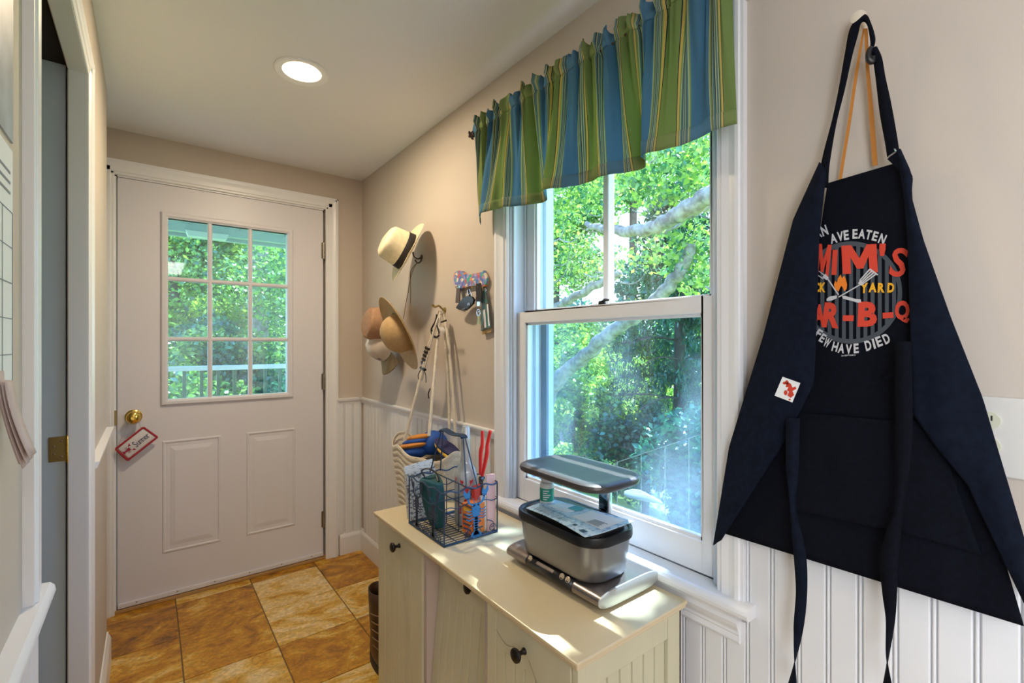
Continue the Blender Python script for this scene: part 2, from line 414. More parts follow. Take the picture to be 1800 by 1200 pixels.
PW = 0.0515
def plank_mesh(z0, z1, nrm, along):
    prof = [(0, 0), (0, .0035), (.001, .0058), (.0025, .0065), (.0405, .0065), (.0420, .0055), (.0430, .0018), (.0440, .0018), (.0448, .0050), (.0462, .0062), (.0478, .0062), (.0492, .0050), (.0500, .0018), (.0512, .0018), (.0512, 0)]
    mb = MB(); n_ = Vector(nrm); a_ = Vector(along)
    mb.prism([a_ * p + n_ * q + Vector((0, 0, z0)) for p, q in prof], (0, 0, z1 - z0))
    return mb.build('plank', M['bead'], origin=(0, 0, 0))
def lay(proto, parent, spots):
    for i, p in enumerate(spots):
        o = proto if i == 0 else proto.copy()
        if i: sc.collection.objects.link(o)
        o.parent = parent; o.location = Vector(p) - WL[parent]
k0 = math.ceil((KY - 0.0985) / PW); spots_full, spots_low = [], []
for k in range(k0, 60):
    y = 0.0985 + PW * k
    if y + PW > YD: break
    (spots_low if 0.49 < y + PW / 2 < 1.47 else spots_full).append((XR, y, 0))
lay(plank_mesh(.12, .91, (-1, 0, 0), (0, 1, 0)), wall_right, spots_full)
lay(plank_mesh(.12, .65, (-1, 0, 0), (0, 1, 0)), wall_right, spots_low)
lay(plank_mesh(.12, .91, (0, -1, 0), (1, 0, 0)), wall_far, [(0.882 + PW * k, YD, 0) for k in range(3)])
lay(plank_mesh(.12, .88, (1, 0, 0), (0, 1, 0)), wall_left, [(XL, 0.95 - PW * (k + 1), 0) for k in range(22)])

def casing(mb, a, b_, nrm, out, w_=.07, d=.02):
    """moulded casing from a to b_; 'out' points away from the opening"""
    prof = [(0, 0), (.006, 0), (d * .55, .004), (d * .55, .012), (d * .75, .016), (d * .75, w_ * .5), (d * .85, w_ * .62), (d, w_ * .74), (d, w_ * .86), (d * .8, w_ * .9), (d * .8, w_), (0, w_)]
    n_ = Vector(nrm); o_ = Vector(out); A, B = Vector(a), Vector(b_)
    mb.prism([A + n_ * p + o_ * q for p, q in prof], B - A)
# front door casing
b = MB()
casing(b, (DX1 + .01, YD, 0), (DX1 + .01, YD, 2.115), (0, -1, 0), (1, 0, 0))
casing(b, (DX0 - .01, YD, 0), (DX0 - .01, YD, 2.115), (0, -1, 0), (-1, 0, 0))
casing(b, (DX0 - .08, YD, 2.046), (DX1 + .08, YD, 2.046), (0, -1, 0), (0, 0, 1))
S(b.build('trim_6', M['trim']))
# side doorway casing and jamb
b = MB()
casing(b, (XL, OY1, 0), (XL, OY1, 2.02), (1, 0, 0), (0, 1, 0), .075, .014)
casing(b, (XL, OY0, OZ), (XL, OY1 + .075, OZ), (1, 0, 0), (0, 0, 1), .056, .014)
casing(b, (XL, OY0, .915), (XL, OY0, 2.02), (1, 0, 0), (0, -1, 0), .075, .014)
b.box((XL - .033, OY1 - .001, 0), (XL + .004, OY1 + .02, OZ)); b.box((XL - .033, OY0, OZ - .002), (XL + .004, OY1, OZ + .02))
b.box((XL - .05, OY0 - .02, 0), (XL + .004, OY0 + .001, OZ))
S(b.build('trim_7', M['trim']))
b = MB(); b.box((XL - .16, OY0, OZ + .012), (XL - .036, OY1 + .14, ZC)); S(b.build('gap_shade', M['dark']))  # black block stands in for the darkness above the open door

# ------------------------------------------------------------------ side door standing open
dx = XL - .037
sd = S(thing('door_2', (XL - .05, OY1, 0), None, None)) if False else None
d2 = bpy.data.objects.new('door_2', None); sc.collection.objects.link(d2); d2.location = (dx - .03, OY1 + .02, 0); WL[d2] = Vector(d2.location); S(d2)
M['bluedoor'] = mat('side_door_paint', (0.50, 0.60, 0.69), 0.35)
b = MB(); b.box((dx - .62, OY1 + .012, .01), (dx - .002, OY1 + .047, 1.988)); b.build('door_leaf', M['bluedoor'], d2, bevel=.002)
for zc in (0.99,):
    h = MB(); h.box((dx - .034, OY1 + .0095, zc - .032), (dx - .003, OY1 + .0125, zc + .032))
    hg = h.build('hinge', M['agedbrass'], d2, bevel=.001)
    k = MB(); k.lathe([(.0048, -.034), (.0055, -.033), (.0055, -.012), (.0048, -.0115), (.0048, -.0105), (.0055, -.01), (.0055, .01), (.0048, .0105), (.0048, .0115), (.0055, .012), (.0055, .033), (.003, .036)], Matrix.Translation((dx + .002, OY1 + .0045, zc)), 14)
    k.build('hinge_pin', M['brass'], hg, smooth=True)
    s_ = MB()
    for sx, sz in ((-.010, .02), (-.024, .008), (-.010, -.02), (-.024, -.012)):
        s_.lathe([(0, .0012), (.0022, .0008), (.0028, 0)], frame_mat((0, -1, 0), (dx + sx, OY1 + .0098, zc + sz)), 8)
    s_.build('screw', M['pewter'], hg)

# ------------------------------------------------------------------ front door
d1 = bpy.data.objects.new('door_1', None); sc.collection.objects.link(d1); d1.location = (.35, YD + .02, 0); WL[d1] = Vector(d1.location); S(d1)
GX0, GX1, GZ0, GZ1 = .066, .616, .986, 1.877
b = MB(); y0, y1 = YD + .004, YD + .046
b.box((DX0, y0, .022), (GX0, y1, 2.038)).box((GX1, y0, .022), (.809, y1, 2.038)).box((GX0, y0, .022), (GX1, y1, GZ0)).box((GX0, y0, GZ1), (GX1, y1, 2.038))
b.build('door_leaf', M['door'], d1)
def ring(mb, x0, x1, z0, z1, prof):
    """mitred moulding: prof = [(inset, y)], rectangular loops"""
    rows = [[Vector((x0 + i, y, z0 + i)), Vector((x1 - i, y, z0 + i)), Vector((x1 - i, y, z1 - i)), Vector((x0 + i, y, z1 - i))] for i, y in prof]
    mb.grid(rows, closed=True)
b = MB(); ring(b, .047, .645, .959, 1.905, [(0, y0), (0, y0 - .008), (.005, y0 - .013), (.018, y0 - .013), (.024, y0 - .008), (.028, y0 - .006), (.028, y0 + .03)]); b.build('lite_frame', M['door'], d1)
for i in (1, 2):
    xm = GX0 + (GX1 - GX0) * i / 3; m_ = MB(); run(m_, [(0, -.011), (.006, -.009), (.010, -.004), (.010, .004), (.006, .009), (0, .011)], (xm, y0 + .006, GZ0), (xm, y0 + .006, GZ1), (0, -1, 0), (1, 0, 0)); m_.build('muntin', M['door'], d1)
    zm = GZ0 + (GZ1 - GZ0) * i / 3; m_ = MB(); run(m_, [(0, -.011), (.006, -.009), (.0098, -.004), (.0098, .004), (.006, .009), (0, .011)], (GX0, y0 + .006, zm), (GX1, y0 + .006, zm), (0, -1, 0), (0, 0, 1)); m_.build('muntin', M['door'], d1)
for i in range(3):
    for j in range(3):
        w3, h3 = (GX1 - GX0) / 3, (GZ1 - GZ0) / 3
        p_ = MB(); p_.box((GX0 + w3 * i, y0 + .014, GZ0 + h3 * j), (GX0 + w3 * (i + 1), y0 + .017, GZ0 + h3 * (j + 1))); p_.build('pane', M['doorglass'], d1)
for (x0, x1) in ((.052, .297), (.415, .658)):
    p_ = MB(); z0, z1 = .235, .785
    rows = [(0, y0), (.004, y0 - .004), (.010, y0 - .004), (.014, y0 + .001), (.030, y0 + .0025), (.034, y0 - .001), (.052, y0 - .004)]
    ring(p_, x0, x1, z0, z1, rows); i = .052; p_.add([(x0 + i, y0 - .004, z0 + i), (x1 - i, y0 - .004, z0 + i), (x1 - i, y0 - .004, z1 - i), (x0 + i, y0 - .004, z1 - i)], [(0, 1, 2, 3)])
    p_.build('raised_panel', M['door'], d1)
b = MB(); b.box((DX0, y0 - .010, .022), (.809, y0, .045)); ws = b.build('door_sweep', M['door'], d1, bevel=.003)
for k in range(6):
    s_ = MB(); s_.lathe([(.0035, 0), (.0035, .001), (0, .002)], frame_mat((0, -1, 0), (DX0 + .07 + k * .158, y0 - .010, .037)), 8); s_.build('screw', M['pewter'], ws)
for zc in (1.805, 1.04, .235):
    h = MB(); h.lathe([(.004, -.05), (.0065, -.048), (.0065, -.0165), (.005, -.016), (.005, -.0155), (.0065, -.015), (.0065, .015), (.005, .0155), (.005, .016), (.0065, .0165), (.0065, .048), (.004, .05)], Matrix.Translation((.8115, YD - .004, zc)), 12)
    h.box((.8, YD - .001, zc - .045), (.813, YD + .004, zc + .045)); h.build('hinge', M['pewter'], d1)
b = MB(); KN = Vector((-.057, y0, .915)); Mx = frame_mat((0, -1, 0), KN)
b.lathe([(.033, 0), (.033, .004), (.028, .008), (.014, .011), (.012, .020), (.014, .026), (.024, .031), (.0285, .040), (.0285, .048), (.022, .056), (.012, .060), (.009, .0605), (.0085, .058), (0, .0575)], Mx, 32)
b.build('door_knob', M['brass'], d1, smooth=True)
b = MB(); b.box((DX0 - .016, YD - .0075, .88), (DX0 - .002, YD + .004, .95)); b.build('strike_plate', M['agedbrass'], d1, bevel=.001)
# threshold and jamb
b = MB(); b.box((DX0 - .018, YD - .004, 0), (DX1 + .012, YD + .14, .018)); S(b.build('trim_9', mat('oak_threshold', (.45, .27, .10), .4, var=.1), bevel=.003))
b = MB(); b.box((DX0 - .02, YD + .05, 0), (DX0 + .01, YD + .14, DZ1)).box((DX1 - .016, YD + .05, 0), (DX1 + .012, YD + .14, DZ1)).box((DX0, YD + .05, DZ1 - .02), (DX1, YD + .14, DZ1 + .012))
b.box((DX0 - .02, YD, 0), (DX0 - .004, YD + .05, DZ1)).box((DX0, YD, DZ1), (DX1, YD + .05, DZ1 + .012)); S(b.build('trim_10', M['trim']))

# ------------------------------------------------------------------ window
w1 = bpy.data.objects.new('window_1', None); sc.collection.objects.link(w1); w1.location = (1.1, .97, .7); WL[w1] = Vector(w1.location); S(w1)
b = MB()
casing(b, (XR, WY0, WZ0), (XR, WY0, 2.08), (-1, 0, 0), (0, -1, 0), .066, .022)
casing(b, (XR, WY1, WZ0), (XR, WY1, 2.08), (-1, 0, 0), (0, 1, 0), .072, .022)
casing(b, (XR, WY0 - .066, WZ1), (XR, WY1 + .072, WZ1), (-1, 0, 0), (0, 0, 1), .07, .022)
b.build('casing', M['trim'], w1)
b = MB()
for ya, yb in ((WY0 - .001, WY0 + .006), (WY1 - .006, WY1 + .001)):
    b.box((XR, ya, WZ0), (1.062, yb, WZ1)); b.box((1.062, ya, WZ0), (XO + .01, yb, WZ1))
for ys in ((WY0 + .005, WY0 + .016), (WY1 - .016, WY1 - .005)):      # parting beads and blind stops
    b.box((1.048, ys[0], WZ0), (1.060, ys[1], WZ1)); b.box((1.100, ys[0], WZ0), (1.106, ys[1], WZ1)); b.box((1.150, ys[0] - .002, WZ0), (1.165, ys[1] + .002, WZ1)); b.box((1.20, ys[0] - .004, WZ0), (1.235, ys[1] + .004, WZ1))
b.box((XR, WY0, WZ1 - .006), (XO, WY1, WZ1 + .001)); b.build('jamb', M['extwhite'], w1)
def sash(x0, x1, z0, z1, st, top, bot, name):
    b = MB(); ya, yb = WY0 + .007, WY1 - .007
    b.box((x0, ya, z0), (x1, ya + st, z1)).box((x0, yb - st, z0), (x1, yb, z1)).box((x0, ya + st, z1 - top), (x1, yb - st, z1)).box((x0, ya + st, z0), (x1, yb - st, z0 + bot))
    o = b.build(name, M['trim'], w1, bevel=.0025)
    g_ = MB(); g_.box(((x0 + x1) / 2 - .0015, ya + st - .004, z0 + bot - .004), ((x0 + x1) / 2 + .0015, yb - st + .004, z1 - top + .004)); g_.build('pane', M['glass'], o)
    q = MB(); e = .008                                 # glazing bevel
    for xa, xb in ((x0 + .008, (x0 + x1) / 2),):
        q.box((xa, ya + st - .001, z0 + bot), (xb, ya + st + e, z1 - top)).box((xa, yb - st - e, z0 + bot), (xb, yb - st + .001, z1 - top)).box((xa, ya + st, z0 + bot - .001), (xb, yb - st, z0 + bot + e)).box((xa, ya + st, z1 - top - e), (xb, yb - st, z1 - top + .001))
    q.build('glazing_bead', M['trim'], o)
    return o
low = sash(1.065, 1.100, .702, 1.374, .048, .040, .078, 'lower_sash')
upp = sash(1.108, 1.143, 1.335, 2.005, .050, .045, .042, 'upper_sash')
b = MB(); ym = PX(1070, 400, 1.125).y; b.box((1.110, ym - .011, 1.37), (1.140, ym + .011, 1.97)); b.build('muntin', M['trim'], upp, bevel=.004)
b = MB(); b.box((1.066, .94, 1.374), (1.096, 1.0, 1.378)); lk = b.build('sash_lock', M['blackiron'], low, bevel=.002)
b = MB(); b.lathe([(.011, 0), (.012, .006), (.009, .011), (0, .012)], Matrix.Translation((1.082, .965, 1.378)), 16); b.tube(dense([(1.082, .965, 1.386), (1.072, .945, 1.390), (1.066, .925, 1.388)]), [.004, .005, .003], 8); b.build('lock_lever', M['blackiron'], lk, smooth=True)
b = MB()                                               # insect screen outside the lower sash
b.box((1.185, WY0 + .01, .71), (1.197, WY0 + .038, 1.372)).box((1.185, WY1 - .038, .71), (1.197, WY1 - .01, 1.372)).box((1.185, WY0 + .038, .71), (1.197, WY1 - .038, .74)).box((1.185, WY0 + .038, 1.342), (1.197, WY1 - .038, 1.372))
M['screenframe'] = mat('grey_screen_frame', (.16, .22, .30), .5)
sf = b.build('screen_frame', M['screenframe'], w1)
b = MB(); b.box((1.190, WY0 + .036, .738), (1.191, WY1 - .036, 1.344)); b.build('screen_mesh', M['screen'], sf)
b = MB(); b.prism([(1.10, WY0, .70), (1.30, WY0, .665), (1.30, WY0, .64), (1.10, WY0, .66)], (0, WY1 - WY0, 0)); 
for i_ in range(4): b.box((1.112 + i_ * .014, WY0, .69), (1.117 + i_ * .014, WY1, .716 - .004 * i_))
b.build('sill', M['extwhite'], w1)
b = MB()                                               # stool with a rounded nose, moulded apron under it
nose_p = [(1.064, .672), (1.064, .700), (1.010, .700), (1.004, .698), (.998, .692), (.996, .685), (.998, .677), (1.003, .672)]
b.prism([(x, WY0, z) for x, z in nose_p], (0, WY1 - WY0, 0))
nose_h = [(XR + .001, .672), (XR + .001, .700)] + nose_p[2:]
b.prism([(x, .488, z) for x, z in nose_h], (0, WY0 - .488, 0)); b.prism([(x, WY1, z) for x, z in nose_h], (0, 1.488 - WY1, 0))
b.build('stool', M['trim'], w1, weld=False)
b = MB(); ap = [(XR, .672), (1.008, .672), (1.010, .664), (1.016, .660), (1.014, .650), (1.018, .640), (1.024, .628), (1.024, .622), (1.027, .618), (1.025, .606), (1.028, .600), (XR, .600)]
b.prism([(x, .52, z) for x, z in ap], (0, .94, 0)); b.build('apron_moulding', M['trim'], w1)

# ------------------------------------------------------------------ recessed lamp
lm = thing('recessed_ceiling_lamp', (.447, 1.851, ZC), 'round recessed ceiling lamp glowing warm white', 'lamp')
M['emit'] = bpy.data.materials.new('lamp_glow'); M['emit'].use_nodes = True
e_ = M['emit'].node_tree.nodes['Principled BSDF']; e_.inputs['Emission Color'].default_value = (1, .86, .58, 1); e_.inputs['Emission Strength'].default_value = 3.2; e_.inputs['Base Color'].default_value = (1, .9, .7, 1)
T_ = Matrix.Translation((.447, 1.851, ZC))
b = MB(); b.lathe([(.094, 0), (.094, -.004), (.089, -.007), (.070, -.003), (.066, -.001), (.066, .002), (.068, .0)], T_, 48); b.build('trim_ring', M['ceil'], lm, smooth=True)
b = MB(); b.lathe([(.066, -.002), (.064, -.001), (.064, -.0005), (0, -.0008)], T_, 48); b.build('lamp_face', M['emit'], lm, smooth=True)

# ------------------------------------------------------------------ tilt-out cabinet
CT = 0.66; CX0, CX1, CY0, CY1 = .636, 1.0, .628, 1.645
cab = thing('tilt_out_cabinet', (.82, 1.13, 0), 'cream painted shoe cabinet with three tilt-out fronts under the window', 'cabinet')
b = MB(); b.box((CX0, CY0, CT - .009), (CX1, CY1, CT)); b.box((CX0 + .004, CY0 + .004, CT - .018), (CX1, CY1 - .004, CT - .009)); b.build('top_board', M['cabtop'], cab, bevel=.0025)
fx, ny, fy = .652, .642, 1.630        # carcass front, near side, far side
b = MB()
b.box((fx, fy - .016, 0), (CX1 - .006, fy, CT - .018)); b.box((CX1 - .012, ny, .04), (CX1 - .006, fy, CT - .018)); b.box((fx + .02, ny, .04), (CX1 - .006, fy, .056))
b.box((fx + .002, 1.268, .05), (CX1 - .012, 1.284, CT - .018)); b.box((fx + .002, .945, .05), (CX1 - .012, .961, CT - .018))
b.build('carcass', M['cabin'], cab)
b = MB()                                       # near side: frame and recessed plank panel
b.box((fx + .019, ny, 0), (fx + .052, ny + .02, CT - .018)).box((CX1 - .058, ny, 0), (CX1 - .006, ny + .02, CT - .018)).box((fx + .052, ny, CT - .075), (CX1 - .058, ny + .02, CT - .018)).box((fx + .052, ny, .05), (CX1 - .058, ny + .02, .12))
b.build('side_frame', M['cab'], cab, bevel=.0015)
sp_ = MB(); pw = (CX1 - .058 - fx - .052) / 6
prof = [(.0008, .008), (.003, 0), (pw - .003, 0), (pw - .0008, .008), (pw - .0008, .012), (.0008, .012)]
for k in range(6):
    q = MB(); q.prism([(fx + .052 + k * pw + p, ny + .008 + r_, .12) for p, r_ in prof], (0, 0, CT - .075 - .12)); q.build('plank', M['cab'], cab)
b = MB(); b.box((fx - .001, ny - .0006, 0), (fx + .019, ny + .014, CT - .019)); b.build('face_stile', M['cab'], cab)
b = MB(); b.box((fx - .001, fy - .026, 0), (fx + .018, fy + .0006, CT - .019)); b.build('face_stile', M['cab'], cab)
def front(ya, yb, tilt, knob_y, knob_z):
    """a tall panel with stiles, a plank field and a knob; tilts about its lower edge"""
    zb, zt = .03, CT - .024; piv = Vector((fx + .01, 0, zb)); Rm = Matrix.Translation(piv) @ Matrix.Rotation(tilt, 4, 'Y') @ Matrix.Translation(-piv)
    def B(mb):
        mb.v = [Rm @ v for v in mb.v]; return mb
    x0, x1 = fx - .004, fx + .012; sw = .036
    b = MB(); b.box((x0, ya, zb), (x1, ya + sw, zt)).box((x0, yb - sw, zb), (x1, yb, zt)).box((x0, ya + sw, zb), (x1, yb - sw, zb + .06))
    b.box((x0 + .0005, ya + sw, zt - .085), (x1, yb - sw, zt))
    o = B(b).build('tilt_door', M['cab'], cab, bevel=.0012)
    n_ = 6; p_w = (yb - ya - 2 * sw) / n_
    q = MB()
    for k in range(n_):
        y0_ = ya + sw + k * p_w
        q.prism([(x0 + .006, y0_ + .0006, zb + .06), (x0 + .001, y0_ + .0022, zb + .06), (x0 + .001, y0_ + p_w - .0022, zb + .06), (x0 + .006, y0_ + p_w - .0006, zb + .06), (x1, y0_ + p_w - .0006, zb + .06), (x1, y0_ + .0006, zb + .06)], (0, 0, zt - .085 - zb - .06))
    B(q).build('plank_field', M['cab'], o)
    kk = MB(); kk.lathe([(.0075, 0), (.0075, .002), (.005, .005), (.0045, .013), (.006, .016), (.0125, .019), (.0155, .0235), (.0145, .028), (.009, .031), (0, .032)], frame_mat((-1, 0, 0), (x0, knob_y, knob_z)), 24)
    B(kk).build('knob', M['blackiron'], o, smooth=True)
front(1.287, 1.602, 0, 1.446, .603)
front(.963, 1.266, R(5.0), 1.075, .607)
front(.658, .943, 0, .800, .592)
b = MB(); b.tube([(1.0, 0, 0), (1.0, 0, 0)] if False else [(.745, 1.2675, .600), (.745, 1.262, .600)], .0045, 10); b.build('shelf_pin', M['dark'], cab)
# hairline cracks in the paint of the nearest front
b = MB(); x0 = fx - .0046
for path in ([(x0, .905, .589), (x0, .880, .577), (x0, .86, .574), (x0, .835, .584)], [(x0, .785, .582), (x0, .765, .555), (x0, .745, .53), (x0, .725, .495), (x0, .70, .46)]):
    b.tube(dense(path, 4), .0005, 4)
b.build('paint_crack', mat('crack', (.28, .24, .15), .8), cab)

# ------------------------------------------------------------------ scale with bin, tray, papers, bottle
M['steelbrown'] = mat('brushed_bronze_metal', (.28, .25, .24), .26, metal=.85, bump=.02, bscale=300)
M['steel'] = mat('brushed_steel_paint', (.27, .27, .28), .30, metal=.8, bump=.03, bscale=260)
M['silver'] = mat('silver_end', (.46, .48, .49), .35, metal=.4)
M['traymetal'] = mat('dark_tray_metal', (.075, .07, .075), .38, metal=.5, bump=.03, bscale=240, coat=.1)
M['darkplastic'] = mat('charcoal_plastic', (.010, .011, .014), .35, spec=.3)
scale = thing('kitchen_scale', (.895, .88, CT), 'flat bronze digital kitchen scale under the steel bin', 'scale')
def se(ang, hx=.108, hz=.0195, n_=2.6):
    c_, s_ = math.cos(ang), math.sin(ang)
    return (.893 + hx * math.copysign(abs(c_) ** (2 / n_ * .55), c_), .687 + hz * math.copysign(abs(s_) ** (2 / n_), s_))
sec = [se(2 * math.pi * k / 48) for k in range(48)]
b = MB(); b.grid([[Vector((x, y, z)) for x, z in sec] for y in (.712, 1.045)], closed=True); b.build('scale_body', M['steelbrown'], scale, smooth=True)
for y_, sgn in ((.712, -1), (1.045, 1)):
    b = MB(); sc2 = lambda f: [Vector((.893 + (x - .893) * (1 - (1 - f) * .15), 0, .687 + (z - .687) * f)) for x, z in sec]
    rows = [[p + Vector((0, y_, 0)) for p in sc2(1)], [p + Vector((0, y_ + sgn * .003, 0)) for p in sc2(.99)], [p + Vector((0, y_ + sgn * .004, 0)) for p in sc2(.92)]]
    b.grid(rows, closed=True); b.add(rows[-1], [tuple(range(48))]); b.build('end_cap', M['silver'], scale, smooth=True)
b = MB(); arc = [se(a) for a in np.linspace(R(128), R(196), 10)]
b.grid([[Vector((.893 + (x - .893) * 1.006, y, .687 + (z - .687) * 1.03)) for x, z in arc] for y in (.795, .965)]); pn = b.build('display_panel', M['black'], scale, smooth=True, solid=.001)
px_, pz_ = se(R(158)); nrm = Vector((-.60, 0, .80))
M['btn'] = mat('gold_grey_button', (.62, .50, .36), .3, metal=.5)
M['lcd'] = mat('grey_brown_lcd', (.20, .15, .13), .25)
def on_panel(y, a): 
    x, z = se(R(a)); return Vector((.893 + (x - .893) * 1.008, y, .687 + (z - .687) * 1.04))
for y_ in (.952, .832, .812):
    b = MB(); b.lathe([(.0075, 0), (.0075, .0016), (.006, .0022), (.006, .0014), (.0025, .0014), (.0025, .0024), (0, .0026)], frame_mat((-.85, 0, .53), on_panel(y_, 150)), 20); b.build('button', M['btn'], scale, smooth=True)
b = MB(); b.grid([[on_panel(y, a) + Vector((-.0006, 0, .0006)) for a in np.linspace(143, 160, 5)] for y in (.862, .925)]); b.build('display', M['lcd'], scale, solid=.0008)
for y_ in (.74, 1.015):
    for x_ in (.83, .955): b = MB(); b.lathe([(.009, 0), (.009, .009)], Matrix.Translation((x_, y_, CT)), 12); b.build('foot', M['black'], scale)

bin_ = thing('steel_bin', (.865, .87, .707), 'grey steel rounded bin with black lid standing on the scale', 'bin')
b = MB(); rows = []
BCX, BCY = .866, .872
for z, hx, hy, r in ((.707, .066, .128, .05), (.7085, .071, .133, .052), (.713, .0745, .1365, .054), (.75, .079, .142, .056), (.799, .083, .147, .058)):
    rows.append([Vector((x, y, z)) for x, y in rrect(BCX, BCY, hx, hy, r)])
b.add(rows[0], [tuple(range(len(rows[0])))]); b.grid(rows, closed=True); b.build('bin_body', M['steel'], bin_, smooth=True)
b = MB(); rows = []
for z, hx, hy, r in ((.795, .0835, .1475, .058), (.796, .0875, .1515, .06), (.800, .0885, .1525, .061), (.815, .0885, .1525, .061), (.8185, .0865, .1505, .060), (.8175, .081, .145, .055), (.812, .078, .142, .052)):
    rows.append([Vector((x, y, z)) for x, y in rrect(BCX, BCY, hx, hy, r)])
b.grid(rows, closed=True); b.add(rows[-1], [tuple(range(len(rows[-1])))]); lid = b.build('lid', M['darkplastic'], bin_, smooth=True)
b = MB(); rows = []
for z, hx, hy, r in ((.8125, .070, .132, .045), (.821, .068, .130, .044), (.823, .064, .126, .042)):
    rows.append([Vector((x + .002, y, z)) for x, y in rrect(BCX, BCY, hx, hy, r)])
b.grid(rows, closed=True); b.add(rows[-1], [tuple(range(len(rows[-1])))]); b.build('lid_inset', M['darkplastic'], lid, smooth=True)

stand = thing('display_tray_stand', (.965, .855, .70), 'dark bronze rounded tray raised on a chrome post above the bin', 'tray')
M['chrome'] = mat('chrome_post', (.55, .6, .65), .12, metal=1)
b = MB(); b.grid([[Vector((x, y, z)) for x, y in rrect(.968, .852, .010, .018, .006, 4)] for z in (.70, .915)], closed=True); b.build('post', M['chrome'], stand, smooth=True)
b = MB(); rows = []
for z, o_ in ((.912, .020), (.914, .008), (.9185, .002), (.925, 0), (.931, .002), (.9345, .008), (.9345, .018), (.9325, .03), (.931, .05)):
    rows.append([Vector((x, y, z + .004 * math.cos((y - .88) / .16 * 1.5))) for x, y in rrect(.888, .878, .101 - o_, .155 - o_, max(.062 - o_ * .6, .01), 10)])
b.add(rows[0], [tuple(range(len(rows[0])))]); b.grid(rows, closed=True); b.add(rows[-1], [tuple(range(len(rows[-1])))]); b.build('tray_plate', M['traymetal'], stand, smooth=True)

# paper packet lying on the lid
def paper_mat(name, base, ink, sc_=(40, 160, 1), dens=.55):
    m = bpy.data.materials.new(name); m.use_nodes = True; n = m.node_tree; b = n.nodes['Principled BSDF']; L = n.links.new
    t = n.nodes.new('ShaderNodeTexCoord'); mp = n.nodes.new('ShaderNodeMapping'); mp.inputs['Scale'].default_value = sc_
    L(t.outputs['Object'], mp.inputs[0]); nz = n.nodes.new('ShaderNodeTexNoise'); nz.inputs['Scale'].default_value = 1; nz.inputs['Detail'].default_value = 2
    L(mp.outputs[0], nz.inputs[0]); r = n.nodes.new('ShaderNodeValToRGB'); r.color_ramp.interpolation = 'CONSTANT'
    r.color_ramp.elements[0].color = (*base, 1); r.color_ramp.elements[1].position = dens; r.color_ramp.elements[1].color = (*ink, 1)
    L(nz.outputs[0], r.inputs[0]); L(r.outputs[0], b.inputs['Base Color']); b.inputs['Roughness'].default_value = .4; return m
M['papblue'] = paper_mat('pale_blue_paper', (.55, .74, .90), (.30, .48, .68), (60, 90, 1), .55)
M['papwhite'] = mat('white_paper', (.85, .88, .9), .5)
M['ink'] = mat('blue_black_ink', (.05, .10, .17), .5); M['tealink'] = mat('teal_ink', (.03, .38, .42), .5)
pk = thing('paper_packet', (.86, .87, .825), 'pale blue printed paper packet lying on the bin lid', 'packet')
pa, pb, pc, pd = PZ(925, 893, .833), PZ(975, 877, .830), PZ(1115, 918, .830), PZ(1028, 944, .828)
def PK(u, v, h=0):
    p = (pa * (1 - u) + pd * u) * (1 - v) + (pb * (1 - u) + pc * u) * v
    return p + Vector((0, 0, h + .004 * math.sin(u * 3.14) * (1 - v) + .002 * math.sin(v * 5 + u * 3)))
b = MB(); b.grid([[PK(u / 10, v / 8) for v in range(9)] for u in range(11)]); b.build('paper', M['papblue'], pk, solid=.0016)
b = MB()
def pq(mb, u0, v0, u1, v1, h=.0014):
    mb.grid([[PK(u0 + (u1 - u0) * i / 6, v0 + (v1 - v0) * j / 5, h) for j in range(6)] for i in range(7)])
b = MB(); pq(b, .12, .45, .42, .93); pq(b, .52, .40, .94, .93); b.build('white_label', M['papwhite'], pk)
b = MB(); pq(b, .30, .72, .44, .97, .002); b.build('teal_print', M['tealink'], pk)
b = MB()
for i in range(9): pq(b, .10 + .0, .06 + i * .035, .45 + random.random() * .3, .07 + i * .035, .0020)
for i in range(6): pq(b, .72, .44 + i * .035, .80 + random.random() * .12, .455 + i * .035, .0020)
pq(b, .72, .12, .76, .2, .002); pq(b, .86, .06, .93, .16, .002); b.build('printed_lines', M['ink'], pk)
b = MB(); q = PZ(957, 886, .823)
bt = thing('pill_bottle', (.855, .968, .823), 'small white bottle with a green label on the bin lid beneath the tray', 'bottle')
T_ = Matrix.Translation((.862, .967, .823))
b.lathe([(0, 0), (.017, 0), (.019, .002), (.019, .055), (.016, .061), (.012, .063)], T_, 28); b.build('bottle_body', mat('white_bottle', (.75, .8, .8), .3), bt, smooth=True)
b = MB(); b.lathe([(.0193, .012), (.0194, .0125), (.0194, .046), (.0193, .0465)], T_, 28); lb = b.build('label', mat('green_label', (.02, .35, .25), .4), bt, smooth=True)
b = MB()
for i in range(5):
    a0 = R(190 + 8); b.grid([[T_ @ Vector((.0197 * math.cos(a), .0197 * math.sin(a), z)) for a in np.linspace(R(195), R(195 + 35 + 14 * (i % 3)), 8)] for z in (.017 + i * .0055, .0195 + i * .0055)])
b.build('label_print', M['papwhite'], lb)
b = MB(); b.lathe([(.013, .063), (.016, .0635), (.016, .079), (.014, .081), (0, .081)], T_, 24); b.build('cap', mat('cap_white', (.8, .82, .82), .35), bt, smooth=True)

